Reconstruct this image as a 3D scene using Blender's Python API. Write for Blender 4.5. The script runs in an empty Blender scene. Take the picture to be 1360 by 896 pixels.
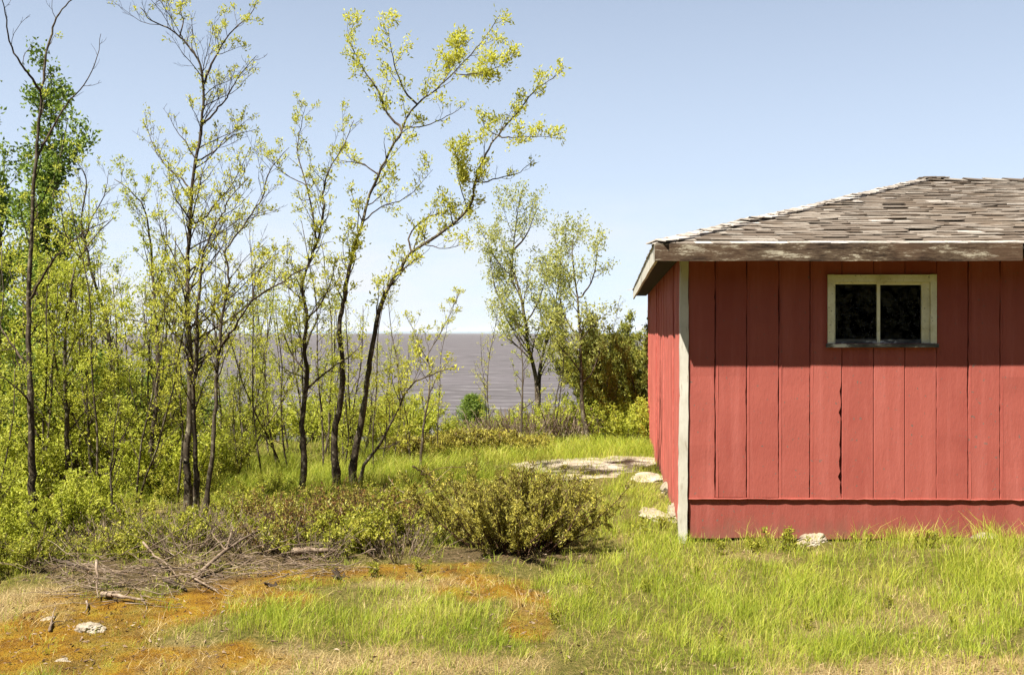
import bpy, math, random
import numpy as np
from mathutils import Vector

R = np.random.default_rng(7)
random.seed(7)
S = bpy.context.scene
COL = S.collection
F, CX, HY, EYE = 1300.0, 680.0, 442.0, 1.6
GK = EYE * F
UP = np.array([0.0, 0.0, 1.0])

# ------------------------------------------------------------------ helpers
def norm(v):
    v = np.asarray(v, float)
    return v / (np.linalg.norm(v, axis=-1, keepdims=True) + 1e-12)

def at(px, py, Y):
    return np.array([(px - CX) / F * Y, Y, EYE - (py - HY) / F * Y])

def gxy(px, py):
    Y = GK / (py - HY)
    return (px - CX) / F * Y, Y

_lat = {}
def vnoise(x, y, sc, seed=0):
    if seed not in _lat:
        _lat[seed] = np.random.default_rng(1000 + seed).random((128, 128))
    g = _lat[seed]
    x = np.asarray(x, float) / sc + 57.3; y = np.asarray(y, float) / sc + 31.7
    xi = np.floor(x).astype(int); yi = np.floor(y).astype(int)
    fx = x - xi; fy = y - yi
    fx = fx * fx * (3 - 2 * fx); fy = fy * fy * (3 - 2 * fy)
    a = g[xi % 128, yi % 128]; b = g[(xi + 1) % 128, yi % 128]
    c = g[xi % 128, (yi + 1) % 128]; d = g[(xi + 1) % 128, (yi + 1) % 128]
    return (a * (1 - fx) + b * fx) * (1 - fy) + (c * (1 - fx) + d * fx) * fy

def fbm(x, y, sc, seed=0):
    return (vnoise(x, y, sc, seed) * 4 + vnoise(x, y, sc / 2.1, seed + 1) * 2 + vnoise(x, y, sc / 4.3, seed + 2)) / 7

def sstep(a, b, x):
    t = np.clip((np.asarray(x, float) - a) / (b - a), 0, 1)
    return t * t * (3 - 2 * t)

def gz(x, y):
    x = np.asarray(x, float); y = np.asarray(y, float)
    z = 0.10 * (fbm(x, y, 2.2, 3) - 0.5) + 0.05 * (fbm(x, y, 0.55, 9) - 0.5)
    z = z - 0.55 * sstep(14, 19, y) - 5.2 * sstep(17.5, 48, y) - 2.0 * sstep(48, 90, y)
    z = z + 0.35 * sstep(-6, -14, x) * (1 - sstep(14, 30, y))
    return z

class MB:
    def __init__(s): s.v = []; s.q = []; s.t = []; s.n = 0
    def add(s, v, q=None, t=None):
        v = np.asarray(v, float).reshape(-1, 3)
        if q is not None and len(q): s.q.append(np.asarray(q, int).reshape(-1, 4) + s.n)
        if t is not None and len(t): s.t.append(np.asarray(t, int).reshape(-1, 3) + s.n)
        s.v.append(v); s.n += len(v)
    def tube(s, pts, rad, k=5, cap=True):
        pts = np.asarray(pts, float); rad = np.asarray(rad, float); n = len(pts)
        tan = norm(np.gradient(pts, axis=0))
        ref = np.array([0.31, 0.83, 0.17]) if abs(tan[0] @ np.array([0.31, 0.83, 0.17])) < 0.8 else np.array([0.9, -0.2, 0.1])
        a = norm(np.cross(tan, ref)); b = np.cross(tan, a)
        th = np.arange(k) / k * 2 * np.pi
        ring = pts[:, None, :] + rad[:, None, None] * (np.cos(th)[None, :, None] * a[:, None, :] + np.sin(th)[None, :, None] * b[:, None, :])
        i = np.arange(n - 1)[:, None] * k; j = np.arange(k)[None, :]; j2 = (j + 1) % k
        q = np.stack([i + j, i + j2, i + k + j2, i + k + j], -1).reshape(-1, 4)
        v = ring.reshape(-1, 3)
        if cap:
            v = np.vstack([v, pts[-1:], pts[:1]]); jj = np.arange(k)
            t = np.vstack([np.stack([(n - 1) * k + jj, (n - 1) * k + (jj + 1) % k, np.full(k, n * k)], -1),
                           np.stack([(jj + 1) % k, jj, np.full(k, n * k + 1)], -1)])
            s.add(v, q, t)
        else:
            s.add(v, q)
    def hexa(s, c):   # 8 corners: bottom ring 0-3, top ring 4-7
        s.add(c, [[3, 2, 1, 0], [4, 5, 6, 7], [0, 1, 5, 4], [1, 2, 6, 5], [2, 3, 7, 6], [3, 0, 4, 7]])
    def loft(s, rings):  # closed rings with the same number of points, ends capped
        rings = np.asarray(rings, float); n, k, _ = rings.shape
        i = np.arange(n - 1)[:, None] * k; j = np.arange(k)[None, :]; j2 = (j + 1) % k
        q = np.stack([i + j, i + j2, i + k + j2, i + k + j], -1).reshape(-1, 4)
        v = np.vstack([rings.reshape(-1, 3), rings[0].mean(0)[None], rings[-1].mean(0)[None]]); jj = np.arange(k)
        t = np.vstack([np.stack([(jj + 1) % k, jj, np.full(k, n * k)], -1),
                       np.stack([(n - 1) * k + jj, (n - 1) * k + (jj + 1) % k, np.full(k, n * k + 1)], -1)])
        s.add(v, q, t)
    def mesh(s, name, smooth=False):
        me = bpy.data.meshes.new(name)
        v = np.vstack(s.v).astype(np.float32) if s.v else np.zeros((0, 3), np.float32)
        q = np.vstack(s.q) if s.q else np.zeros((0, 4), int)
        t = np.vstack(s.t) if s.t else np.zeros((0, 3), int)
        me.vertices.add(len(v)); me.vertices.foreach_set('co', v.ravel())
        me.loops.add(q.size + t.size); me.polygons.add(len(q) + len(t))
        me.loops.foreach_set('vertex_index', np.concatenate([q.ravel(), t.ravel()]).astype(np.int32))
        st = np.concatenate([np.arange(len(q)) * 4, q.size + np.arange(len(t)) * 3]).astype(np.int32)
        me.polygons.foreach_set('loop_start', st)
        me.polygons.foreach_set('use_smooth', np.full(len(q) + len(t), smooth))
        me.update(calc_edges=True); me.validate()
        return me
    def build(s, name, mat, parent=None, smooth=False, loc=None):
        o = bpy.data.objects.new(name, s.mesh(name, smooth)); COL.objects.link(o)
        o.data.materials.append(mat)
        if loc is not None: o.location = loc
        if parent is not None: o.parent = parent
        return o

def tag(o, label=None, cat=None, group=None, kind=None):
    if label: o['label'] = label
    if cat: o['category'] = cat
    if group: o['group'] = group
    if kind: o['kind'] = kind
    return o

def empty(name, loc=(0, 0, 0)):
    o = bpy.data.objects.new(name, None); COL.objects.link(o); o.location = loc
    o.empty_display_size = 0.1
    return o

def copy_tree(o, parent=None):
    c = o.copy(); COL.objects.link(c)
    if parent is not None: c.parent = parent
    for ch in list(o.children): copy_tree(ch, c)
    return c

# ------------------------------------------------------------------ materials
def mat_new(name):
    m = bpy.data.materials.new(name); m.use_nodes = True
    nt = m.node_tree; nt.nodes.clear()
    out = nt.nodes.new('ShaderNodeOutputMaterial')
    return m, nt, out

def N(nt, typ, **kw):
    n = nt.nodes.new(typ)
    for k, v in kw.items():
        if k in n.inputs: n.inputs[k].default_value = v
        else: setattr(n, k, v)
    return n

def ramp(nt, fac, stops, interp='LINEAR'):
    r = nt.nodes.new('ShaderNodeValToRGB'); r.color_ramp.interpolation = interp
    e = r.color_ramp.elements
    while len(e) < len(stops): e.new(0.5)
    for el, (p, c) in zip(e, stops):
        el.position = p; el.color = (*c, 1) if len(c) == 3 else c
    nt.links.new(fac, r.inputs[0]); return r.outputs[0]

def mix(nt, fac, a, b, mode='MIX'):
    m = nt.nodes.new('ShaderNodeMix'); m.data_type = 'RGBA'; m.blend_type = mode
    for sock, val in ((m.inputs[0], fac), (m.inputs[6], a), (m.inputs[7], b)):
        if hasattr(val, 'links'): nt.links.new(val, sock)
        elif isinstance(val, (int, float)): sock.default_value = val
        else: sock.default_value = (*val, 1)
    return m.outputs[2]

def noise(nt, scale, detail=4, rough=0.55, vec=None, stretch=None, src='Object'):
    tc = nt.nodes.new('ShaderNodeTexCoord')
    n = N(nt, 'ShaderNodeTexNoise', Scale=scale, Detail=detail, Roughness=rough)
    v = tc.outputs[src]
    if stretch:
        mp = nt.nodes.new('ShaderNodeMapping'); mp.inputs['Scale'].default_value = stretch
        nt.links.new(v, mp.inputs[0]); v = mp.outputs[0]
    nt.links.new(v, n.inputs['Vector'])
    return n.outputs['Fac']

def attr(nt, name):
    a = nt.nodes.new('ShaderNodeAttribute'); a.attribute_name = name
    return a.outputs['Fac']

def bump(nt, h, strength, dist):
    b = N(nt, 'ShaderNodeBump', Strength=strength, Distance=dist)
    nt.links.new(h, b.inputs['Height']); return b.outputs[0]

def surf(nt, out, col, rough=0.8, nrm=None, spec=0.3):
    p = N(nt, 'ShaderNodeBsdfPrincipled', Roughness=rough)
    p.inputs['Specular IOR Level'].default_value = spec
    if hasattr(col, 'links'): nt.links.new(col, p.inputs['Base Color'])
    else: p.inputs['Base Color'].default_value = (*col, 1)
    if nrm is not None: nt.links.new(nrm, p.inputs['Normal'])
    nt.links.new(p.outputs[0], out.inputs[0]); return p

def leaf_mat(name, stops, trans=0.45, rough=0.5, nscale=1.2):
    m, nt, out = mat_new(name)
    g = nt.nodes.new('ShaderNodeNewGeometry')
    n = noise(nt, nscale, 2)
    ad = N(nt, 'ShaderNodeMath', operation='MULTIPLY_ADD'); nt.links.new(g.outputs['Random Per Island'], ad.inputs[0])
    ad.inputs[1].default_value = 0.75
    ml = N(nt, 'ShaderNodeMath', operation='MULTIPLY_ADD'); nt.links.new(n, ml.inputs[0]); ml.inputs[1].default_value = 0.9; ml.inputs[2].default_value = -0.33
    nt.links.new(ml.outputs[0], ad.inputs[2])
    c = ramp(nt, ad.outputs[0], stops)
    p = N(nt, 'ShaderNodeBsdfPrincipled', Roughness=rough); p.inputs['Specular IOR Level'].default_value = 0.25
    t = nt.nodes.new('ShaderNodeBsdfTranslucent')
    nt.links.new(c, p.inputs['Base Color']); nt.links.new(c, t.inputs[0])
    mx = nt.nodes.new('ShaderNodeMixShader'); mx.inputs[0].default_value = trans
    nt.links.new(p.outputs[0], mx.inputs[1]); nt.links.new(t.outputs[0], mx.inputs[2])
    nt.links.new(mx.outputs[0], out.inputs[0])
    return m

M = {}
def make_materials():
    # bark
    for nm, a, b, c in (('bark', (0.018, 0.013, 0.009), (0.062, 0.047, 0.031), (0.19, 0.16, 0.115)),
                        ('bark_pale', (0.03, 0.023, 0.016), (0.09, 0.072, 0.05), (0.22, 0.19, 0.15)),
                        ('twig', (0.022, 0.015, 0.011), (0.06, 0.043, 0.03), (0.13, 0.10, 0.075)),
                        ('dead_wood', (0.05, 0.034, 0.023), (0.18, 0.13, 0.088), (0.34, 0.27, 0.20)),
                        ('red_twig', (0.03, 0.017, 0.011), (0.085, 0.046, 0.028), (0.16, 0.10, 0.065))):
        m, nt, out = mat_new(nm)
        n1 = noise(nt, 9, 5, 0.65, stretch=(1, 1, 0.35)); n3 = noise(nt, 22, 3, 0.6)
        col = ramp(nt, n1, [(0.3, a), (0.52, b), (0.72, c)])
        if nm == 'bark':
            col = mix(nt, ramp(nt, n3, [(0.56, (0, 0, 0)), (0.64, (0.8, 0.8, 0.8))]), col, (0.21, 0.185, 0.12))
        surf(nt, out, col, 0.95, bump(nt, n1, 0.9, 0.012), 0.1)
        M[nm] = m
    # foliage
    M['leaf_yellow'] = leaf_mat('leaf_yellow', [(0.0, (0.36, 0.36, 0.035)), (0.5, (0.53, 0.53, 0.06)), (1.0, (0.66, 0.62, 0.13))], 0.52)
    M['leaf_lime'] = leaf_mat('leaf_lime', [(0.0, (0.22, 0.26, 0.025)), (0.5, (0.47, 0.50, 0.055)), (1.0, (0.68, 0.66, 0.13))], 0.52)
    M['leaf_pale'] = leaf_mat('leaf_pale', [(0.0, (0.24, 0.27, 0.06)), (0.5, (0.42, 0.43, 0.11)), (1.0, (0.55, 0.53, 0.17))], 0.5)
    M['leaf_green'] = leaf_mat('leaf_green', [(0.0, (0.07, 0.11, 0.018)), (0.5, (0.17, 0.25, 0.035)), (1.0, (0.36, 0.42, 0.07))], 0.4)
    M['leaf_bush'] = leaf_mat('leaf_bush', [(0.0, (0.16, 0.19, 0.02)), (0.5, (0.36, 0.365, 0.04)), (1.0, (0.56, 0.50, 0.09))], 0.45)
    M['leaf_dark'] = leaf_mat('leaf_dark', [(0.0, (0.03, 0.05, 0.012)), (0.5, (0.07, 0.10, 0.022)), (1.0, (0.14, 0.16, 0.035))], 0.3)
    M['juniper'] = leaf_mat('juniper', [(0.0, (0.13, 0.07, 0.025)), (0.32, (0.18, 0.16, 0.03)), (0.62, (0.36, 0.33, 0.05)), (1.0, (0.58, 0.49, 0.095))], 0.3, nscale=2.5)
    M['juniper_dark'] = leaf_mat('juniper_dark', [(0.0, (0.17, 0.11, 0.035)), (0.25, (0.17, 0.185, 0.03)), (0.65, (0.29, 0.30, 0.05)), (1.0, (0.44, 0.40, 0.08))], 0.3, nscale=1.5)
    M['rust_leaf'] = leaf_mat('rust_leaf', [(0.0, (0.14, 0.06, 0.022)), (0.35, (0.21, 0.12, 0.035)), (0.6, (0.24, 0.21, 0.04)), (1.0, (0.38, 0.36, 0.06))], 0.35)
    M['grass'] = leaf_mat('grass', [(0.0, (0.14, 0.20, 0.015)), (0.4, (0.31, 0.375, 0.033)), (0.75, (0.47, 0.485, 0.06)), (1.0, (0.63, 0.53, 0.17))], 0.42, nscale=1.7)
    M['grass_dry'] = leaf_mat('grass_dry', [(0.0, (0.26, 0.17, 0.055)), (0.5, (0.48, 0.35, 0.14)), (1.0, (0.68, 0.54, 0.28))], 0.3)
    M['moss'] = leaf_mat('moss', [(0.0, (0.15, 0.07, 0.01)), (0.5, (0.32, 0.175, 0.018)), (1.0, (0.46, 0.34, 0.06))], 0.25, nscale=6)
    M['litter'] = leaf_mat('litter', [(0.0, (0.07, 0.038, 0.02)), (0.5, (0.17, 0.105, 0.06)), (1.0, (0.36, 0.27, 0.18))], 0.15)
    # ground
    m, nt, out = mat_new('ground_soil')
    mo, dr, di = attr(nt, 'moss'), attr(nt, 'dry'), attr(nt, 'dirt_shade')
    nf = noise(nt, 28, 6, 0.7); nm_ = noise(nt, 4.5, 8, 0.75); nb = noise(nt, 90, 3, 0.6)
    g = ramp(nt, nf, [(0.3, (0.06, 0.055, 0.014)), (0.5, (0.135, 0.12, 0.03)), (0.7, (0.25, 0.18, 0.07))])
    ms = ramp(nt, nm_, [(0.3, (0.08, 0.04, 0.012)), (0.42, (0.17, 0.08, 0.012)), (0.53, (0.26, 0.14, 0.015)), (0.62, (0.27, 0.195, 0.025)), (0.72, (0.31, 0.24, 0.07))])
    ms = mix(nt, ramp(nt, nf, [(0.55, (0, 0, 0)), (0.75, (0.7, 0.7, 0.7))]), ms, (0.25, 0.18, 0.085))
    ds = ramp(nt, nb, [(0.3, (0.14, 0.095, 0.035)), (0.5, (0.28, 0.20, 0.085)), (0.7, (0.46, 0.36, 0.18))])
    dt = ramp(nt, nf, [(0.3, (0.04, 0.026, 0.015)), (0.55, (0.11, 0.072, 0.042)), (0.75, (0.23, 0.165, 0.11))])
    c = mix(nt, dr, g, ds); c = mix(nt, mo, c, ms); c = mix(nt, di, c, dt)
    hsum = mix(nt, 0.5, nf, nb)
    surf(nt, out, c, 1.0, bump(nt, hsum, 1.0, 0.06), 0.05)
    M['ground'] = m
    # water
    m, nt, out = mat_new('lake_water')
    n1 = noise(nt, 0.5, 6, 0.65, stretch=(0.35, 1.0, 1)); n2 = noise(nt, 0.06, 4, 0.6, stretch=(0.3, 1, 1))
    c = ramp(nt, n1, [(0.33, (0.050, 0.043, 0.042)), (0.52, (0.085, 0.075, 0.074)), (0.68, (0.17, 0.157, 0.155))])
    c = mix(nt, ramp(nt, n2, [(0.4, (0, 0, 0)), (0.65, (0.35, 0.35, 0.35))]), c, (0.12, 0.105, 0.11))
    d = nt.nodes.new('ShaderNodeBsdfDiffuse'); nt.links.new(c, d.inputs[0])
    gl = nt.nodes.new('ShaderNodeBsdfGlossy'); gl.inputs['Roughness'].default_value = 0.35; gl.inputs[0].default_value = (0.9, 0.9, 0.9, 1)
    bn = bump(nt, n1, 1.0, 0.5); nt.links.new(bn, gl.inputs['Normal'])
    mx = nt.nodes.new('ShaderNodeMixShader'); mx.inputs[0].default_value = 0.07
    nt.links.new(d.outputs[0], mx.inputs[1]); nt.links.new(gl.outputs[0], mx.inputs[2]); nt.links.new(mx.outputs[0], out.inputs[0])
    M['water'] = m
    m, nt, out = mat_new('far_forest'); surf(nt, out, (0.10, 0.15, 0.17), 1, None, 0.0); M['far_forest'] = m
    # house
    def red(nm, k):
        m, nt, out = mat_new(nm)
        n1 = noise(nt, 2.3, 5, 0.6); n2 = noise(nt, 14, 6, 0.7, stretch=(1, 1, 0.25)); n3 = noise(nt, 60, 3, 0.6, stretch=(1, 1, 0.3))
        n4 = noise(nt, 38, 2, 0.5)
        g = nt.nodes.new('ShaderNodeNewGeometry')
        c = ramp(nt, n1, [(0.3, (0.245 * k, 0.058 * k, 0.044 * k)), (0.7, (0.295 * k, 0.077 * k, 0.058 * k))])
        c = mix(nt, ramp(nt, n2, [(0.3, (0.35, 0.35, 0.35)), (0.5, (0, 0, 0))]), c, (0.20 * k, 0.036 * k, 0.03 * k))
        c = mix(nt, ramp(nt, g.outputs['Random Per Island'], [(0, (0, 0, 0)), (1, (0.5, 0.5, 0.5))]), c, (0.335 * k, 0.093 * k, 0.07 * k))
        c = mix(nt, ramp(nt, n4, [(0.70, (0, 0, 0)), (0.715, (1, 1, 1))]), c, (0.16, 0.10, 0.08))
        n5 = noise(nt, 5, 6, 0.7, stretch=(1.6, 1.6, 0.12))
        c = mix(nt, ramp(nt, n5, [(0.5, (0, 0, 0)), (0.7, (0.5, 0.5, 0.5))]), c, (0.40 * k, 0.125 * k, 0.10 * k))
        tcz = nt.nodes.new('ShaderNodeTexCoord'); sz = nt.nodes.new('ShaderNodeSeparateXYZ'); nt.links.new(tcz.outputs['Object'], sz.inputs[0])
        mz = N(nt, 'ShaderNodeMath', operation='MULTIPLY_ADD'); nt.links.new(n2, mz.inputs[0]); mz.inputs[1].default_value = 0.5; nt.links.new(sz.outputs[2], mz.inputs[2])
        c = mix(nt, ramp(nt, mz.outputs[0], [(0.26, (0.75, 0.75, 0.75)), (0.42, (0, 0, 0))]), c, (0.20, 0.085, 0.06))
        surf(nt, out, c, 0.85, bump(nt, mix(nt, 0.5, n2, n3), 0.5, 0.008), 0.08)
        M[nm] = m
    red('red_paint', 1.06); red('red_pale', 1.45); red('red_skirt', 0.92); red('joint_red', 0.33)  # the paler red goes on the side wall and drip ledge
    m, nt, out = mat_new('white_weathered')
    n1 = noise(nt, 5, 5, 0.65, stretch=(1, 1, 0.4)); n2 = noise(nt, 30, 5, 0.7, stretch=(1, 1, 0.15))
    c = ramp(nt, n1, [(0.25, (0.36, 0.325, 0.25)), (0.6, (0.56, 0.53, 0.45))])
    c = mix(nt, ramp(nt, n2, [(0.56, (0, 0, 0)), (0.68, (0.85, 0.85, 0.85))]), c, (0.27, 0.22, 0.16))
    surf(nt, out, c, 0.7, bump(nt, n2, 0.3, 0.004)); M['white'] = m
    m, nt, out = mat_new('window_paint')
    n1 = noise(nt, 7, 5, 0.65); n2 = noise(nt, 45, 4, 0.7)
    c = ramp(nt, n1, [(0.25, (0.56, 0.51, 0.30)), (0.6, (0.80, 0.77, 0.58))])
    c = mix(nt, ramp(nt, n2, [(0.60, (0, 0, 0)), (0.68, (0.85, 0.85, 0.85))]), c, (0.22, 0.19, 0.13))
    surf(nt, out, c, 0.6, bump(nt, n2, 0.25, 0.003)); M['window_paint'] = m
    m, nt, out = mat_new('sill_wood')
    n1 = noise(nt, 18, 5, 0.7, stretch=(0.3, 1, 1))
    c = ramp(nt, n1, [(0.35, (0.03, 0.03, 0.028)), (0.55, (0.12, 0.115, 0.10)), (0.62, (0.6, 0.58, 0.5))])
    surf(nt, out, c, 0.8, bump(nt, n1, 0.5, 0.004)); M['sill_wood'] = m
    m, nt, out = mat_new('fascia_wood')
    n1 = noise(nt, 13, 8, 0.8, stretch=(0.3, 0.3, 1.3)); n2 = noise(nt, 24, 5, 0.7, stretch=(0.15, 0.15, 2.0)); n3 = noise(nt, 1.6, 3)
    c = ramp(nt, n1, [(0.40, (0.018, 0.011, 0.007)), (0.48, (0.06, 0.039, 0.024)), (0.55, (0.11, 0.08, 0.051)), (0.60, (0.36, 0.32, 0.24))])
    c = mix(nt, ramp(nt, n2, [(0.35, (0.7, 0.7, 0.7)), (0.5, (0, 0, 0))]), c, (0.09, 0.06, 0.04))
    c = mix(nt, ramp(nt, n3, [(0.5, (0, 0, 0)), (0.62, (0.6, 0.6, 0.6))]), c, (0.085, 0.048, 0.028))
    surf(nt, out, c, 0.85, bump(nt, n2, 0.6, 0.006), 0.15); M['fascia_wood'] = m
    m, nt, out = mat_new('shingle_wood')
    g = nt.nodes.new('ShaderNodeNewGeometry')
    n2 = noise(nt, 40, 5, 0.7); n1 = noise(nt, 1.3, 3)
    c = ramp(nt, g.outputs['Random Per Island'], [(0.0, (0.095, 0.072, 0.053)), (0.4, (0.15, 0.122, 0.096)), (0.75, (0.20, 0.17, 0.138)), (1.0, (0.28, 0.25, 0.21))])
    c = mix(nt, ramp(nt, n2, [(0.35, (0.6, 0.6, 0.6)), (0.55, (0, 0, 0))]), c, (0.12, 0.09, 0.065))
    c = mix(nt, ramp(nt, n1, [(0.5, (0, 0, 0)), (0.7, (0.4, 0.4, 0.4))]), c, (0.13, 0.092, 0.058))
    surf(nt, out, c, 0.9, bump(nt, n2, 0.5, 0.006), 0.1); M['shingle'] = m
    m, nt, out = mat_new('shingle_pale')  # paler shingle colour for eave course, hip caps and stray shingles
    g = nt.nodes.new('ShaderNodeNewGeometry'); n2 = noise(nt, 30, 5, 0.7)
    c = ramp(nt, g.outputs['Random Per Island'], [(0.0, (0.27, 0.235, 0.195)), (1.0, (0.46, 0.42, 0.375))])
    c = mix(nt, ramp(nt, n2, [(0.35, (0.6, 0.6, 0.6)), (0.5, (0, 0, 0))]), c, (0.12, 0.09, 0.065))
    surf(nt, out, c, 0.9, bump(nt, n2, 0.4, 0.005), 0.1); M['shingle_pale'] = m
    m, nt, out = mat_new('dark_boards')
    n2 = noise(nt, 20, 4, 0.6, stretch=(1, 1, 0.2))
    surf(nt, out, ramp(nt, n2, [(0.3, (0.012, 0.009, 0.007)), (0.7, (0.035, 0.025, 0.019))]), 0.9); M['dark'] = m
    m, nt, out = mat_new('window_glass')
    tr = nt.nodes.new('ShaderNodeBsdfTransparent'); tr.inputs[0].default_value = (0.35, 0.38, 0.33, 1)
    gl = nt.nodes.new('ShaderNodeBsdfGlossy'); gl.inputs['Roughness'].default_value = 0.06
    n1 = noise(nt, 9, 4, 0.6); nt.links.new(bump(nt, n1, 0.15, 0.01), gl.inputs['Normal'])
    mx = nt.nodes.new('ShaderNodeMixShader'); mx.inputs[0].default_value = 0.006
    nt.links.new(tr.outputs[0], mx.inputs[1]); nt.links.new(gl.outputs[0], mx.inputs[2])
    df = nt.nodes.new('ShaderNodeBsdfDiffuse'); df.inputs[0].default_value = (0.35, 0.34, 0.29, 1)
    dn = noise(nt, 14, 7, 0.75); m2 = nt.nodes.new('ShaderNodeMixShader')
    nt.links.new(ramp(nt, dn, [(0.45, (0, 0, 0)), (0.8, (0.16, 0.16, 0.16))]), m2.inputs[0])
    nt.links.new(mx.outputs[0], m2.inputs[1]); nt.links.new(df.outputs[0], m2.inputs[2]); nt.links.new(m2.outputs[0], out.inputs[0])
    M['glass'] = m
    m, nt, out = mat_new('rock')
    n1 = noise(nt, 4, 6, 0.65); n2 = noise(nt, 30, 4, 0.7)
    c = ramp(nt, n1, [(0.3, (0.15, 0.115, 0.075)), (0.5, (0.30, 0.25, 0.18)), (0.7, (0.43, 0.375, 0.30))])
    c = mix(nt, ramp(nt, n2, [(0.56, (0, 0, 0)), (0.66, (0.7, 0.7, 0.7))]), c, (0.075, 0.06, 0.035))
    surf(nt, out, c, 0.9, bump(nt, mix(nt, 0.5, n1, n2), 0.8, 0.03), 0.15); M['rock'] = m
make_materials()

# ------------------------------------------------------------------ camera, light, sky
cam = bpy.data.cameras.new('camera'); co = bpy.data.objects.new('camera', cam); COL.objects.link(co)
co.location = (0, 0, EYE); co.rotation_euler = (math.radians(90), 0, 0)
cam.sensor_width = 36; cam.lens = F / 1360 * 36; cam.shift_y = (HY - 448) / 1360
cam.clip_start = 0.05; cam.clip_end = 60000
S.camera = co

LD = norm([0.35, 0.33, -0.80])
sun = bpy.data.lights.new('sun', 'SUN'); so = bpy.data.objects.new('sun', sun); COL.objects.link(so)
sun.energy = 5.0; sun.angle = math.radians(0.53); sun.color = (1.0, 0.955, 0.87)
so.rotation_euler = Vector(LD).to_track_quat('-Z', 'Y').to_euler(); so.location = (-8, -6, 20)

W = bpy.data.worlds.new('World'); S.world = W; W.use_nodes = True
nt = W.node_tree; nt.nodes.clear()
out = nt.nodes.new('ShaderNodeOutputWorld'); bg = nt.nodes.new('ShaderNodeBackground'); bg.inputs[1].default_value = 0.05
sky = nt.nodes.new('ShaderNodeTexSky'); sky.sky_type = 'NISHITA'; sky.sun_disc = False
sky.sun_elevation = math.asin(-LD[2]); sky.sun_rotation = math.atan2(-LD[0], -LD[1])
sky.air_density = 0.6; sky.dust_density = 0.6; sky.ozone_density = 1.0
tc = nt.nodes.new('ShaderNodeTexCoord')
sx = nt.nodes.new('ShaderNodeSeparateXYZ'); nt.links.new(tc.outputs['Generated'], sx.inputs[0])
mp = nt.nodes.new('ShaderNodeMapping'); mp.inputs['Scale'].default_value = (4.0, 4.0, 14.0)
nt.links.new(tc.outputs['Generated'], mp.inputs[0])
cn = N(nt, 'ShaderNodeTexNoise', Scale=1.0, Detail=7, Roughness=0.6); nt.links.new(mp.outputs[0], cn.inputs['Vector'])
cl = ramp(nt, cn.outputs['Fac'], [(0.40, (0, 0, 0)), (0.60, (1, 1, 1))])
band = ramp(nt, sx.outputs[2], [(0.0, (0.9, 0.9, 0.9)), (0.05, (0.8, 0.8, 0.8)), (0.15, (0, 0, 0))])
cf = mix(nt, 1.0, cl, band, 'MULTIPLY')
# pale summer haze standing over the lake
hz = ramp(nt, sx.outputs[2], [(0.0, (0.9, 0.9, 0.9)), (0.10, (0.72, 0.72, 0.72)), (0.32, (0.44, 0.44, 0.44)), (0.5, (0, 0, 0))])
side = ramp(nt, sx.outputs[1], [(0.0, (0, 0, 0)), (0.55, (1, 1, 1))])
hf = mix(nt, 1.0, hz, side, 'MULTIPLY')
skc = mix(nt, hf, sky.outputs[0], (6.05, 6.95, 8.1))
skc = mix(nt, cf, skc, (6.5, 6.6, 6.7))
nt.links.new(skc, bg.inputs[0]); nt.links.new(bg.outputs[0], out.inputs[0])

S.view_settings.view_transform = 'Standard'; S.view_settings.look = 'None'
S.view_settings.exposure = 1.52; S.view_settings.gamma = 1.0
S.cycles.use_denoising = True
S.cycles.max_bounces = 6; S.cycles.transparent_max_bounces = 8

# ------------------------------------------------------------------ ground masks (world positions)
def ell(lst):
    o = []
    for px, py, rx, ry in lst:
        x, Y = gxy(px, py); o.append((x, Y, rx * Y / F, ry * Y * Y / GK))
    return o
MOSS = ell([(690, 840, 22, 18), (30, 850, 170, 45), (150, 815, 160, 35), (270, 800, 130, 28), (420, 762, 150, 14), (560, 756, 120, 12), (650, 780, 70, 18), (700, 812, 30, 40), (180, 880, 200, 22)])
DRY = ell([(420, 890, 260, 22), (1230, 893, 200, 22), (705, 800, 40, 16), (20, 800, 100, 25), (560, 780, 120, 12)])
DIRT_SHADE = ell([(200, 765, 130, 18), (380, 742, 110, 10), (670, 738, 120, 11), (110, 745, 120, 12)])  # soil by the brush pile; patch at the juniper bush paints in its shade
LUSH = ell([(150, 695, 170, 45), (20, 740, 120, 20), (330, 660, 150, 30), (540, 690, 60, 40), (460, 830, 190, 35), (800, 790, 120, 60), (1000, 800, 330, 60), (1230, 760, 200, 45), (860, 690, 60, 50), (420, 630, 260, 24), (700, 600, 220, 14)])
TALL = ell([(1175, 722, 35, 9), (1290, 755, 70, 22), (1340, 730, 50, 15), (1240, 728, 30, 8), (1010, 722, 25, 5)])
def mask(x, y, E, nz=0.55, sc=0.5, seed=20):
    d = np.full(np.shape(x), 9.0)
    for cx, cy, rx, ry in E:
        d = np.minimum(d, np.hypot((x - cx) / rx, (y - cy) / ry))
    d = d + (fbm(x, y, sc, seed) - 0.5) * 2 * nz
    return 1 - sstep(0.65, 1.25, d)

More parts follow.
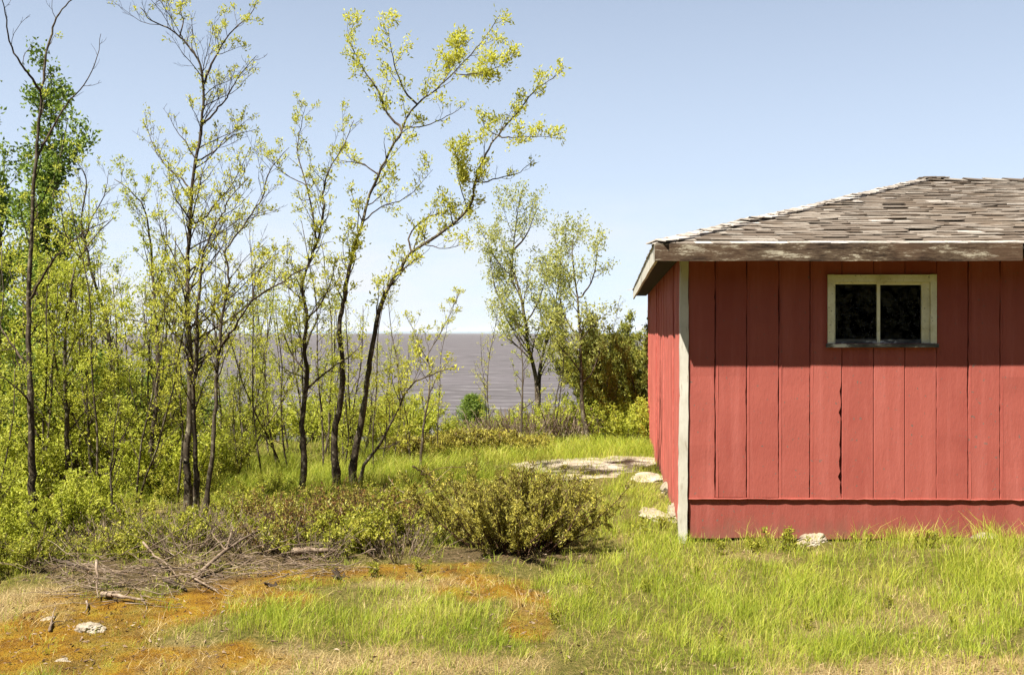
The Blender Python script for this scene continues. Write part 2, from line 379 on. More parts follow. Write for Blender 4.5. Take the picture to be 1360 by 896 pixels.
# house frame
P0 = at(908, 717, 7.6); P0[2] = 0.0
th1 = math.radians(1.0)
HU = np.array([math.cos(th1), -math.sin(th1), 0]); HV = np.array([0.103, 0.9947, 0])
HN = np.array([-math.sin(th1), -math.cos(th1), 0])
def H(u, v, z):
    u, v, z = np.broadcast_arrays(np.asarray(u, float), np.asarray(v, float), np.asarray(z, float))
    return P0 + u[..., None] * HU + v[..., None] * HV + z[..., None] * UP
def uf(px, py=0):
    k = (px - CX) / F
    return (k * P0[1] - P0[0]) / (HU[0] - k * HU[1])
def zf(py): return EYE - (py - HY) / F * P0[1]
A2 = np.linalg.inv(np.array([[HU[0], HV[0]], [HU[1], HV[1]]]))
WID, DEP = 9.0, 7.4
def in_house(x, y, m=0.0):
    dx = x - P0[0]; dy = y - P0[1]
    u = A2[0, 0] * dx + A2[0, 1] * dy; v = A2[1, 0] * dx + A2[1, 1] * dy
    return (u > -m) & (v > -m) & (u < WID + m) & (v < DEP + m)

def axis(a, b, fa, fb, fine, coarse_n):
    return np.unique(np.concatenate([fa - (fa - a) * (np.linspace(0, 1, coarse_n) ** 2), np.arange(fa, fb, fine), fb + (b - fb) * (np.linspace(0, 1, coarse_n) ** 2)]))
xs = axis(-400, 400, -6, 6.5, 0.05, 60); ys = axis(-300, 140, 3.8, 16, 0.05, 60)
X, Y = np.meshgrid(xs, ys); Z = gz(X, Y)
Z = np.where(in_house(X, Y, -0.25), Z - 0.25, Z)
mo = mask(X, Y, MOSS, 0.8, 0.4) * (0.55 + 0.45 * sstep(0.3, 0.55, fbm(X, Y, 0.18, 88))); di = mask(X, Y, DIRT_SHADE, 0.4); dr = np.maximum(mask(X, Y, DRY, 0.8, 0.35), 0.55 * sstep(0.56, 0.74, fbm(X, Y, 0.5, 83)) * (Y < 9))
Z = Z + 0.018 * mo * sstep(0.3, 0.8, fbm(X, Y, 0.16, 40))
b = MB(); nx, ny = len(xs), len(ys)
I = np.arange(ny - 1)[:, None] * nx + np.arange(nx - 1)[None, :]
b.add(np.stack([X, Y, Z], -1), np.stack([I, I + 1, I + nx + 1, I + nx], -1).reshape(-1, 4))
go = b.build('ground', M['ground'], smooth=True); tag(go, kind='structure')
for nm, arr in (('moss', mo), ('dry', dr), ('dirt_shade', di * 0.75)):
    a = go.data.attributes.new(nm, 'FLOAT', 'POINT'); a.data.foreach_set('value', arr.ravel().astype(np.float32))

WZ = -4.0
b = MB(); ring = [(-24000, 30), (24000, 30), (24000, 16500), (-24000, 16500)]
b.add([(x, y, WZ) for x, y in ring], [[0, 1, 2, 3]])
tag(b.build('lake_water', M['water']), kind='structure')
b = MB(); n = 240; xx = np.linspace(-16000, 16000, n)
hh = 10 + 26 * fbm(xx, xx * 0, 1500, 60) + 8 * vnoise(xx, xx * 0, 200, 63)
for k, (yy, f) in enumerate(((14000, 0), (14200, 1), (15500, 0.2))):
    b.v.append(np.stack([xx, np.full(n, yy), WZ + hh * f - 0.5], -1)); b.n += n
i = np.arange(n - 1)
b.q.append(np.vstack([np.stack([i, i + 1, i + n + 1, i + n], -1), np.stack([i + n, i + n + 1, i + 2 * n + 1, i + 2 * n], -1)]))
tag(b.build('far_shore_hills', M['far_forest'], smooth=True), kind='structure')

m, nt, out = mat_new('lake_haze')
pv = nt.nodes.new('ShaderNodeVolumePrincipled'); pv.inputs['Color'].default_value = (0.93, 0.96, 1.0, 1); pv.inputs['Density'].default_value = 0.00004
nt.links.new(pv.outputs[0], out.inputs['Volume'])
b = MB(); b.hexa([(-25000, -320, -9), (25000, -320, -9), (25000, 17000, -9), (-25000, 17000, -9), (-25000, -320, 60), (25000, -320, 60), (25000, 17000, 60), (-25000, 17000, 60)])
tag(b.build('haze', m), kind='stuff')

# ------------------------------------------------------------------ house
house = empty('wooden_shed', P0)
tag(house, 'weathered red board shed with grey shingle hip roof', 'shed')
Mi = Vector(P0)
def hb(mb, name, mat, parent=None, smooth=False):
    mb.v = [v - P0 for v in mb.v]
    return mb.build(name, mat, parent if parent is not None else house, smooth)
def box(mb, u0, u1, v0, v1, z0, z1):
    c = [(u0, v0, z0), (u1, v0, z0), (u1, v1, z0), (u0, v1, z0), (u0, v0, z1), (u1, v0, z1), (u1, v1, z1), (u0, v1, z1)]
    mb.hexa(np.array([H(*p) for p in c]))
def board(mb, place, a0, a1, z0, z1, t, rng, jit=0.0015, edge=None, bow=0.0):
    """a plank: place(a, d, z) with d out of the wall; chamfered long edges, slightly wavy"""
    n = max(2, int((z1 - z0) / 0.04) + 1); zz = np.linspace(z0, z1, n)
    def wob(s): return np.interp(zz, np.linspace(z0 - .01, z1 + .01, max(3, n // 3)), rng.normal(0, s, max(3, n // 3)))
    l = a0 + wob(jit) + rng.normal(0, jit * 0.6, n); r = a1 + wob(jit) - np.abs(rng.normal(0, jit * 0.9, n)); d = t + wob(jit * 0.8) + bow * np.sin((zz - z0) / (z1 - z0) * np.pi)
    if edge is not None: r = r + edge(zz)
    c = 0.004
    cs = [(l, 0 * d - 0.004), (l, d - c), (l + c, d), (r - c, d), (r, d - c), (r, 0 * d - 0.004)]
    mb.loft(np.stack([place(a, dd, zz) for a, dd in cs], 1))
rb = np.random.default_rng(11)
seams = [uf(p) for p in (914, 950, 991.5, 1034, 1075.5, 1117.5, 1159.5, 1201, 1243, 1285, 1327)]
while seams[-1] < WID - 0.3: seams.append(seams[-1] + 0.2455 + rb.normal(0, 0.002))
seams[-1] = WID
ZB, ZT = zf(660), 2.20
WU0, WU1, WZ0, WZ1 = uf(1098), uf(1242), zf(459), zf(365)
WU0i, WU1i, WZ0i, WZ1i = WU0 + 0.03, WU1 - 0.03, WZ0 + 0.02, WZ1 - 0.03
fp = lambda a, d, z: H(a, -d, z)
mb = MB()
for i in range(len(seams) - 1):
    s0, s1 = seams[i] + 0.0018, seams[i + 1] - 0.0022
    edge = None
    if i == 4:
        pr = np.random.default_rng(3)
        edge = lambda zz: -np.abs(np.interp(zz, np.linspace(0.3, 2.2, 60), pr.normal(0, 0.012, 60))) * ((zz > 0.36) & (zz < 1.2)) - 0.005 * ((zz > 0.36) & (zz < 1.05))
    if i == 0: edge = lambda zz: -np.abs(np.interp(zz, np.linspace(0.3, 2.2, 60), rb.normal(0, 0.004, 60)))
    t = 0.018 + rb.uniform(-0.003, 0.003); zb = ZB + rb.uniform(-0.012, 0.004)
    spans = [(s0, s1, zb, ZT)]
    if s1 > WU0i and s0 < WU1i:
        spans = [(s0, s1, zb, WZ0i), (s0, s1, WZ1i, ZT)]
        if s0 < WU0i - 0.01: spans.append((s0, WU0i, WZ0i + 0.0002, WZ1i - 0.0002))
        if s1 > WU1i + 0.01: spans.append((WU1i, s1, WZ0i + 0.0002, WZ1i - 0.0002))
    for a0, a1, z0, z1 in spans:
        board(mb, fp, a0, a1, z0, z1, t, rb, 0.0016 if len(spans) == 1 else 0.0, edge if len(spans) == 1 or (z1 < WZ0i + 0.001 and a1 > s1 - 0.001) else None)
    # thin bead beside each joint
    if i > 0 and i != 5 and not (WU0i - 0.05 < s0 < WU1i + 0.05):
        board(mb, fp, s0 + 0.013, s0 + 0.021, zb, ZT, t + 0.003, rb, 0.0008)
mbk = MB()
# backing behind the joints, open at the window
for a0, a1, z0, z1 in ((0.0, WU0i, 0.2, ZT), (WU1i, WID, 0.2, ZT), (WU0i, WU1i, 0.2, WZ0i), (WU0i, WU1i, WZ1i, ZT)):
    box(mbk, a0, a1, 0.003, 0.02, z0, z1)
hb(mbk, 'sheathing', M['joint_red'])
hb(mb, 'wall', M['red_paint'])
# side wall, boards narrower and warped, ragged foot
sp = lambda a, d, z: H(-d, a, z)
mb = MB(); a = 0.02
foot = lambda a: 0.06 - 0.08 * a / 7.4 + 0.015 * math.sin(a * 2.1)
while a < DEP - 0.05:
    w = rb.uniform(0.16, 0.235); a1 = min(a + w, DEP)
    pr2 = np.random.default_rng(int(a * 100)); amp = 0.007 if rb.random() < 0.35 else 0.0025
    edge = lambda zz: -np.abs(np.interp(zz, np.linspace(0, 2.3, 40), pr2.normal(0, amp, 40))) * (zz < 1.5)
    board(mb, sp, a + 0.003, a1 - 0.003, foot(a) + rb.uniform(-0.01, 0.01), 2.2, 0.018 + rb.uniform(-0.006, 0.012), rb, 0.002, edge, rb.uniform(-0.003, 0.004))
    a = a1
box(mb, 0.003, 0.02, 0.0, DEP, 0.3, 2.2)
hb(mb, 'wall', M['red_pale'])
mb = MB()
for k in range(int(DEP / 0.2)): board(mb, lambda a, d, z: H(WID + d, a, z), k * 0.2 + .003, k * 0.2 + .197, 0.1, 2.2, 0.018, rb)
box(mb, WID - 0.02, WID - 0.003, 0, DEP, 0.1, 2.2)
hb(mb, 'wall', M['red_paint'])
mb = MB()
for k in range(int(WID / 0.25)): board(mb, lambda a, d, z: H(a, DEP + d, z), k * 0.25 + .003, k * 0.25 + .247, 0.1, 2.2, 0.018, rb)
box(mb, 0, WID, DEP - 0.02, DEP - 0.003, 0.1, 2.2)
hb(mb, 'wall', M['red_paint'])
# interior lining and floor so the room behind the glass is dark
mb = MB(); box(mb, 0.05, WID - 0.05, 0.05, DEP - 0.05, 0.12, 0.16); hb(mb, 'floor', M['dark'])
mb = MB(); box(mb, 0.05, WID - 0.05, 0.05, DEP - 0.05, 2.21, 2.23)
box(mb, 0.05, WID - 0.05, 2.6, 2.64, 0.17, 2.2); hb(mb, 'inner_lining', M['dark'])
# skirt board along the foot of the front wall (set back behind the plank ends)
mb = MB(); u = uf(914.5); joints = [u, 3.05, 5.6, WID]
for j in range(3):
    n = 40; uu = np.linspace(joints[j] + 0.002, joints[j + 1] - 0.002, n)
    zb = 0.0 + np.interp(uu, np.linspace(0, 9, 40), rb.normal(0.012, 0.006, 40)); zt = np.full(n, ZB + 0.03); d = 0.006 + np.interp(uu, np.linspace(0, 9, 20), rb.normal(0, 0.0012, 20))
    mb.loft(np.stack([H(uu, 0 * d + 0.002, zb), H(uu, -d, zb), H(uu, -d, zt), H(uu, 0 * d + 0.002, zt)], 1))
hb(mb, 'skirt_board', M['red_skirt'])
mb = MB(); uu = np.linspace(u, WID, 160); zt = ZB - 0.002 + rb.normal(0, 0.0015, 160); dd = 0.024 + rb.normal(0, 0.0015, 160); zl = zt - 0.007 - np.abs(rb.normal(0, 0.002, 160))
mb.loft(np.stack([H(uu, -0.007 + 0 * dd, zl), H(uu, -dd, zl), H(uu, -dd, zt), H(uu, -0.007 + 0 * dd, zt)], 1))
hb(mb, 'drip_ledge', M['red_pale'])
mb = MB()
n = 30; zz = np.linspace(-0.03, 2.17, n); w0 = -0.030 + rb.normal(0, 0.0015, n) - 0.012 * (1 - sstep(0, 1.4, zz)); w1 = 0.034 + rb.normal(0, 0.0015, n) - 0.010 * (1 - sstep(0, 1.2, zz))
mb.loft(np.stack([H(w0, 0.05, zz), H(w0, -0.034, zz), H(w1, -0.034, zz), H(w1, 0.0 + 0 * zz, zz)], 1))
hb(mb, 'corner_trim', M['white'])
mb = MB(); box(mb, -0.03, 0.05, DEP - 0.06, DEP + 0.02, -0.4, foot(7.3) + 0.02); hb(mb, 'foundation_post', M['white'])
for uu_ in (1.75, 4.2, 6.5):
    mb = MB(); box(mb, uu_, uu_ + 0.14, 0.06, 0.2, -0.15, 0.2); hb(mb, 'foundation_post', M['dark'])
# dark sill beam in the gap below the walls
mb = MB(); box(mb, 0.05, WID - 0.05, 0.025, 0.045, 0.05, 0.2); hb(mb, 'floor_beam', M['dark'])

# roof
OV = 0.24; ZE = 2.277; ZR = 3.36; RA, RB_ = 3.23, 4.04
E0u, E0v = -OV, -0.33; E1u, E1v = WID + OV, DEP + OV
K = np.array([[E0u, E0v], [E1u, E0v], [E1u, E1v], [E0u, E1v]])
PK1 = (E0u + RA, E0v + RB_); PK2 = (E1u - RA, E0v + RB_)
mb = MB()
sag = lambda uu: 0.0
e = [H(k[0], k[1], ZE - 0.03) for k in K]; p1 = H(*PK1, ZR - 0.03); p2 = H(*PK2, ZR - 0.03)
lo = [H(k[0], k[1], ZE - 0.06) for k in K]
v = np.array(e + [p1, p2] + lo)
mb.add(v, [[0, 1, 5, 4], [2, 3, 4, 5], [9, 8, 7, 6], [0, 6, 7, 1], [1, 7, 8, 2], [2, 8, 9, 3], [3, 9, 6, 0]], [[1, 2, 5], [3, 0, 4]])
def shingles(mb, mb2, c0, c1, a0, a1, expo=0.115):
    """courses of split shingles on the plane c0-c1 (eave) to a0-a1 (ridge)"""
    c0, c1, a0, a1 = map(np.asarray, (c0, c1, a0, a1))
    e = norm(c1 - c0); L = np.linalg.norm(c1 - c0)
    up = a0 - c0; up = up - (up @ e) * e; SL = np.linalg.norm(up); up = up / SL
    nr = np.cross(e, up); nr = nr if nr[2] > 0 else -nr
    la = (a0 - c0) @ e; ra = (a1 - c0) @ e
    rows = int(SL / expo) + 1
    for r in range(rows):
        s = r * expo - 0.006 + R.normal(0, 0.003); f = max(0, (s + 0.05) / SL)
        x = la * f - 0.03; xe = L + (ra - L) * f + 0.03
        wave = R.uniform(0, 6.28); lift = 0.004
        while x < xe - 0.03:
            w = R.uniform(0.10, 0.27) if r else R.uniform(0.13, 0.16); w = min(w, xe - x)
            ds = R.normal(0, 0.004); hb_ = 0.018 + abs(R.normal(0, 0.005)) + (0.006 if R.random() < 0.05 else 0)
            cl_, cr_ = R.normal(0, 0.003), R.normal(0, 0.003)
            if r == 0: ds = 0; hb_ = 0.018; cl_ = cr_ = R.normal(0, 0.002)
            g = R.uniform(0.001, 0.006); th = 0.008
            ln = expo * 1.9; ln = min(ln, SL - s)
            P = lambda xx, ss, hh: c0 + e * xx + up * ss + nr * hh
            tgt = mb2 if (r == 0 and x > 0.5) or R.random() < 0.03 else mb
            xr = x + w - g
            top_l = min(max(x, la * (s + ln) / SL), xr); top_r = max(top_l, min(xr, L + (ra - L) * (s + ln) / SL))
            tgt.hexa(np.array([P(x, s + ds, hb_ - th + cl_), P(xr, s + ds + R.normal(0, .004), hb_ - th + cr_), P(top_r, s + ln, 0.0), P(top_l, s + ln, 0.0),
                               P(x, s + ds, hb_ + cl_), P(xr, s + ds + R.normal(0, .004), hb_ + cr_), P(top_r, s + ln, 0.006), P(top_l, s + ln, 0.006)]))
            x += w
mbs, mbw = MB(), MB()
EC = [H(k[0], k[1], ZE - 0.025) for k in K]; T1 = H(*PK1, ZR - 0.025); T2 = H(*PK2, ZR - 0.025)
shingles(mbs, mbw, EC[0], EC[1], T1, T2)
shingles(mbs, mbw, EC[3], EC[0], T1, T1)
shingles(mbs, mbw, EC[1], EC[2], T2, T2)
shingles(mbs, mbw, EC[2], EC[3], T2, T1)
roof = hb(mb, 'roof', M['dark'])
mbs.v = [v - P0 for v in mbs.v]; mbw.v = [v - P0 for v in mbw.v]
mbs.build('shingle_covering', M['shingle'], roof); mbw.build('pale_shingle', M['shingle_pale'], roof)
def caps(p, q, side, n, mb, wid=0.10):
    p, q = np.asarray(p), np.asarray(q); d = norm(q - p); L = np.linalg.norm(q - p); step = L / n
    s1, s2 = side
    for i in range(n):
        a = p + d * (i * step); b_ = p + d * ((i + 1) * step + 0.10)
        hA = 0.040 + abs(R.normal(0, 0.006)); hB = 0.022
        for sd in (s1, s2):
            w = wid + R.normal(0, 0.012); t = 0.009; j = R.normal(0, 0.012)
            mb.hexa(np.array([a + UP * (hA - t) + d * j, b_ + UP * (hB - t), b_ + sd * w + UP * (hB - t), a + sd * w + UP * (hA - t) + d * j,
                              a + UP * hA + d * j, b_ + UP * hB, b_ + sd * w + UP * hB, a + sd * w + UP * hA + d * j]))
# each cap board lies in the plane of its own slope
def down(plane_pts, p, q):
    a, b_, c = map(np.asarray, plane_pts); nr = norm(np.cross(b_ - a, c - a)); d = norm(np.asarray(q) - p)
    s = np.cross(nr, d); s = norm(s); return s if s[2] < 0 else -s
mbh = MB()
for (p, q, A, B) in ((EC[0], T1, (EC[0], EC[1], T1), (EC[3], EC[0], T1)), (EC[3], T1, (EC[3], EC[0], T1), (EC[2], EC[3], T1)),
                     (EC[1], T2, (EC[0], EC[1], T2), (EC[1], EC[2], T2)), (EC[2], T2, (EC[1], EC[2], T2), (EC[2], EC[3], T2))):
    mbh = MB(); caps(p, q, (down(A, p, q), down(B, p, q)), 34, mbh)
    mbh.v = [v - P0 for v in mbh.v]; mbh.build('hip_cap', M['shingle_pale'], roof)
mbh = MB(); caps(T1, T2, (down((EC[0], EC[1], T1), T1, T2), down((EC[2], EC[3], T1), T1, T2)), 13, mbh, 0.13)
for i in range(5):
    p = T1 + HU * (0.02 + 0.05 * i) ; mbh.hexa(np.array([p + np.array([dx, dy, dz + 0.03 + 0.01 * math.sin(i * 2.3)]) for dz in (0, 0.012) for dx, dy in ((-.08, -.07), (.06, -.09), (.08, .07), (-.05, .08))]))
mbh.v = [v - P0 for v in mbh.v]; mbh.build('ridge_cap', M['shingle'], roof)
# fascias (front in two lengths), soffit
def fascia(mb, a, b_, outn, z0, z1, t=0.022):
    a, b_ = np.asarray(a, float), np.asarray(b_, float); n = 30; f = np.linspace(0, 1, n)[:, None]
    base = a + (b_ - a) * f
    jz = np.interp(np.linspace(0, 1, n), np.linspace(0, 1, 12), rb.normal(0, 0.003, 12))
    jt = 0.5 * np.interp(np.linspace(0, 1, n), np.linspace(0, 1, 9), rb.normal(0, 0.003, 9))
    q = lambda d, z: np.stack([base[:, 0] + outn[0] * d, base[:, 1] + outn[1] * d, np.broadcast_to(z, n)], 1)
    mb.loft(np.stack([q(0, z0 + jz), q(t, z0 + jz), q(t, z1 + jt), q(0, z1 + jt)], 1))
br = uf(1350) * 0.985 - 0.06
mb = MB(); fascia(mb, H(E0u, E0v, 0), H(br, E0v, 0), HN, 2.131, 2.261); hb(mb, 'fascia', M['fascia_wood'])
mb = MB(); fascia(mb, H(br + 0.03, E0v + 0.01, 0), H(E1u, E0v + 0.01, 0), HN, 2.142, 2.256); hb(mb, 'fascia', M['fascia_wood'])
mb = MB(); fascia(mb, H(E0u + 0.022, E0v + 0.001, 0), H(E0u + 0.022, E1v, 0), np.array([-1, 0.1, 0]), 2.131, 2.261); hb(mb, 'fascia', M['white'])
mb = MB(); fascia(mb, H(E1u, E0v, 0), H(E1u, E1v, 0), np.array([1, 0, 0]), 2.131, 2.261); hb(mb, 'fascia', M['fascia_wood'])
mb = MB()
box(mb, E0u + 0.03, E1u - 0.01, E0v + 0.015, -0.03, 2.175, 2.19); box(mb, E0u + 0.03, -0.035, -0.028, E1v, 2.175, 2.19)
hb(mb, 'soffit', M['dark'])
# window
win = MB()
fw = 0.047; d0 = -0.040
def bar(mb, u0, u1, z0, z1, v0, v1): box(mb, u0, u1, v0, v1, z0, z1)
bar(win, WU0, WU0 + fw, WZ0 + 0.018, WZ1, d0, 0.02); bar(win, WU1 - fw, WU1, WZ0 + 0.018, WZ1, d0, 0.02)
bar(win, WU0 + fw, WU1 - fw, WZ1 - fw - 0.012, WZ1 - 0.002, d0 + 0.002, 0.02)
wo = hb(win, 'window', M['window_paint'])
mb = MB(); i0, i1 = WU0 + fw + 0.001, WU1 - fw - 0.001; zt_ = WZ1 - fw - 0.013; zb_ = WZ0 + 0.02
um = uf(1166); sw = 0.018
bar(mb, i0, i0 + sw * 0.8, zb_, zt_, -0.016, 0.012); bar(mb, i1 - 0.062, i1, zb_, zt_, -0.018, 0.012)
bar(mb, i0 + sw * 0.8, um - 0.012, zt_ - 0.014, zt_ - 0.001, -0.014, 0.012); bar(mb, um + 0.012, i1 - 0.062, zt_ - 0.02, zt_ - 0.001, -0.014, 0.012)
bar(mb, um - 0.012, um + 0.012, zb_, zt_ - 0.001, -0.019, 0.012)
mb.v = [v - P0 for v in mb.v]; mb.build('sash', M['window_paint'], wo)
mb = MB(); bar(mb, i0 + sw * 0.8, um - 0.0125, zb_, zb_ + 0.032, -0.015, 0.012); bar(mb, um + 0.0125, i1 - 0.0625, zb_, zb_ + 0.03, -0.012, 0.012)
mb.v = [v - P0 for v in mb.v]; mb.build('bottom_rail', M['sill_wood'], wo)
for a0, a1 in ((i0 + sw * 0.8, um - 0.012), (um + 0.012, i1 - 0.062)):
    mb = MB(); bar(mb, a0, a1, zb_ + 0.03, zt_ - 0.014, 0.000, 0.004); mb.v = [v - P0 for v in mb.v]; mb.build('pane', M['glass'], wo)
mb = MB(); bar(mb, WU0 - 0.012, WU1 + 0.012, WZ0 - 0.012, WZ0 + 0.016, -0.052, 0.0); mb.v = [v - P0 for v in mb.v]; mb.build('sill', M['sill_wood'], wo)

# ------------------------------------------------------------------ plants
def leaves_mesh(mb, c, ax, L, Wd, rng, fold=0.25):
    n = len(c)
    if n == 0: return
    sd = norm(np.cross(ax, norm(rng.normal(size=(n, 3))))); up = np.cross(sd, ax)
    L = L[:, None]; Wd = Wd[:, None]
    v = np.stack([c, c + ax * L * 0.45 + sd * Wd * 0.5 + up * Wd * fold, c + ax * L - up * L * 0.12, c + ax * L * 0.45 - sd * Wd * 0.5 + up * Wd * fold], 1)
    mb.add(v.reshape(-1, 3), np.arange(n * 4).reshape(-1, 4))

def clusters(mb, cl, rng, n=(6, 10), L=(0.025, 0.05), ratio=0.42, spread=0.9, up=0.25, jit=0.02):
    if not cl: return
    P = np.array([c[0] for c in cl]); D = np.array([c[1] for c in cl])
    k = rng.integers(n[0], n[1] + 1, len(cl)); idx = np.repeat(np.arange(len(cl)), k)
    ax = norm(D[idx] * 0.6 + norm(rng.normal(size=(len(idx), 3))) * spread + UP * up)
    c = P[idx] + rng.normal(0, jit, (len(idx), 3))
    l = rng.uniform(L[0], L[1], len(idx)); leaves_mesh(mb, c, ax, l, l * ratio * rng.uniform(0.8, 1.2, len(idx)), rng)

def spline(P, per=5):
    P = np.asarray(P, float)
    if len(P) < 3: return np.array([P[0] + (P[-1] - P[0]) * t for t in np.linspace(0, 1, per + 1)])
    Q = np.vstack([2 * P[0] - P[1], P, 2 * P[-1] - P[-2]]); o = []
    for i in range(1, len(Q) - 2):
        for t in np.arange(per) / per:
            a, b_, c, d = Q[i - 1:i + 3]
            o.append(0.5 * ((2 * b_) + (-a + c) * t + (2 * a - 5 * b_ + 4 * c - d) * t * t + (-a + 3 * b_ - 3 * c + d) * t ** 3))
    o.append(P[-1]); return np.array(o)

def path(p, d, L, n, wig, trop, rng):
    o = [np.asarray(p, float)]; d = norm(d); st = L / n
    for _ in range(n):
        d = norm(d + rng.normal(0, wig, 3) + UP * trop); o.append(o[-1] + d * st)
    return np.array(o)

def side_dir(t, ang, rng, flat=1.0):
    r = rng.normal(size=3); r = norm(r - (r @ t) * t); return norm(t * math.cos(ang) + r * math.sin(ang))

def sprout(twigs, cl, pts, rad, o, rng, level=1):
    """side shoots on one limb; o: sp spacing, bl length, t0 start, lf leaf chance at start and end, lv levels"""
    seg = np.linalg.norm(np.diff(pts, axis=0), axis=1); s = np.concatenate([[0], np.cumsum(seg)]); T = s[-1]
    x = o['t0'] * T
    tan = norm(np.gradient(pts, axis=0))
    while x < T * 0.985:
        f = x / T
        p = np.array([np.interp(x, s, pts[:, k]) for k in range(3)]); t = norm(np.array([np.interp(x, s, tan[:, k]) for k in range(3)]))
        r = np.interp(x, s, rad)
        L = o['bl'] * (0.35 + 0.65 * (1 - f) ** 0.8) * rng.uniform(0.45, 1.25) * (0.62 if level > 1 else 1)
        d = side_dir(t, rng.uniform(0.6, 1.15), rng); d = norm(d + UP * 0.25)
        n = 6 if level == 1 else 4 if level == 2 else 3
        q = path(p, d, L, n, 0.16, o.get('trop', 0.10), rng)
        r0 = max(min(r * 0.5, 0.012 * L / 0.5), 0.0016 if level < 3 else 0.0011)
        rr = np.linspace(r0, 0.0012 if level < 3 else 0.0009, n + 1)
        twigs.append((q, rr, 4 if level == 1 else 3))
        lf = o['lf'][0] + (o['lf'][1] - o['lf'][0]) * f
        if level < o['lv'] and L > 0.07:
            sprout(twigs, cl, q, rr, dict(sp=o['sp'] * (0.75 if level == 1 else 0.7), bl=L * 0.62, t0=0.25, lf=(lf * 0.8, lf), lv=o['lv'], trop=o.get('trop', 0.1)), rng, level + 1)
        if rng.random() < lf: cl.append((q[-1], norm(q[-1] - q[-2])))
        if level >= 2 and rng.random() < lf * 0.5: cl.append((q[len(q) // 2], norm(q[-1] - q[-2])))
        x += o['sp'] * rng.uniform(0.55, 1.45)
    if rng.random() < max(o['lf']): cl.append((pts[-1], tan[-1]))

def traced(pxs, Y0, dy=0.0, per=4, rng=R, wob=0.0):
    n = len(pxs); P = [at(px, py, Y0 + dy * i / (n - 1) + (wob * math.sin(i * 1.7 + Y0))) for i, (px, py) in enumerate(pxs)]
    return spline(P, per)

def finish_tree(name, base, trunks, twigs, cl, label, bark='bark', leaf='leaf_yellow', lk=None, rng=R, cat='tree', group=None, twig='twig', under=0.0):
    root = empty(name, base); tag(root, label, cat, group); base = np.asarray(base)
    for pts, rad in trunks:
        mb = MB(); mb.tube(pts - base, rad, 8); mb.build('trunk', M[bark], root, True)
    if twigs:
        mb = MB()
        for q, rr, k in twigs: mb.tube(q - base, rr, k, cap=False)
        mb.build('branchwork', M[twig], root, True)
    if cl:
        mb = MB(); clusters(mb, [(p - base, d) for p, d in cl], rng, **(lk or {}))
        if mb.n: mb.build('crown', M[leaf], root)
    return root

def traced_tree(name, stems, label, bark='bark', leaf='leaf_yellow', lk=None, seed=1, group=None, twig='twig'):
    """stems: list of dict(px, Y, r0, r1, main, dy, + sprout options)"""
    rng = np.random.default_rng(seed); trunks, tw, cl, allp = [], [], [], []
    base = None
    for s in stems:
        Y0 = s['Y']; near = None
        if not s.get('main') and allp:
            A = np.vstack(allp); q = np.stack([CX + A[:, 0] / A[:, 1] * F, HY - (A[:, 2] - EYE) / A[:, 1] * F], 1)
            near = A[np.argmin(((q - np.array(s['px'][0])) ** 2).sum(1))]; Y0 = near[1]
        pts = traced(s['px'], Y0, s.get('dy', 0.0), 4, rng, s.get('wob', 0.0))
        if near is not None: pts[0] = near
        allp.append(pts)
        if s.get('main'):
            pts[0, 2] = gz(pts[0, 0], pts[0, 1]) - 0.06
        pts[1:-1] += rng.normal(0, 0.004, pts[1:-1].shape)
        f = np.linspace(0, 1, len(pts)); rad = s['r0'] + (s['r1'] - s['r0']) * f ** 0.9
        if s.get('main'):
            rad = rad * 0.95 * (1 - 0.25 * np.sin(f * np.pi)) * (1 + 0.35 * np.exp(-f * 26)) * (1 + rng.normal(0, 0.06, len(f)))
            trunks.append((pts, rad))
            if base is None: base = np.array([pts[0, 0], pts[0, 1], float(gz(pts[0, 0], pts[0, 1]))])
        else:
            tw.append((pts, rad, 6))
        lf = tuple(v if v > 0.75 else v * 0.6 for v in s.get('lf', (0.3, 0.5)))
        sprout(tw, cl, pts, rad, dict(sp=s.get('sp', 0.14) * s.get('dn', 0.68), bl=s.get('bl', 0.5) * 1.12, t0=s.get('t0', 0.3), lf=lf, lv=s.get('lv', 3)), rng)
    return finish_tree(name, base, trunks, tw, cl, label, bark, leaf, lk, rng, 'tree', group, twig)

LK = dict(n=(8, 14), L=(0.018, 0.038), ratio=0.42, spread=1.0, up=0.3, jit=0.016)
def Yb(py): return GK / (py - HY)

# tall nearly bare tree at the far left
traced_tree('young_tree', [
    dict(px=[(44, 725), (43, 660), (42, 600), (40, 520), (38, 450), (38, 397), (42, 312), (45, 241), (51, 178), (56, 120), (62, 71), (71, 36), (82, 13), (105, -8)], Y=7.4, r0=0.036, r1=0.004, main=1, dy=0.3, sp=0.30, bl=0.5, t0=0.25, lf=(0.5, 0.0)),
    dict(px=[(54, 122), (40, 100), (27, 85), (13, 54), (7, 18), (2, -5)], Y=7.65, r0=0.011, r1=0.003, dy=-0.3, sp=0.2, bl=0.3, lf=(0, 0)),
    dict(px=[(49, 208), (60, 188), (75, 160), (89, 138), (112, 112), (129, 76), (134, 45)], Y=7.62, r0=0.010, r1=0.002, dy=0.4, sp=0.2, bl=0.25, lf=(0, 0)),
    dict(px=[(39, 400), (52, 375), (67, 350), (90, 325), (112, 308), (143, 293)], Y=7.55, r0=0.012, r1=0.003, dy=-0.2, sp=0.16, bl=0.35, lf=(0.4, 0.3)),
    dict(px=[(41, 500), (25, 470), (12, 452), (-6, 420)], Y=7.5, r0=0.011, r1=0.004, dy=0.3, sp=0.14, bl=0.4, lf=(0.7, 0.7)),
], 'tall thin dark tree, bare at its top, nearest the left edge of the clearing', leaf='leaf_lime', lk=LK, seed=21)
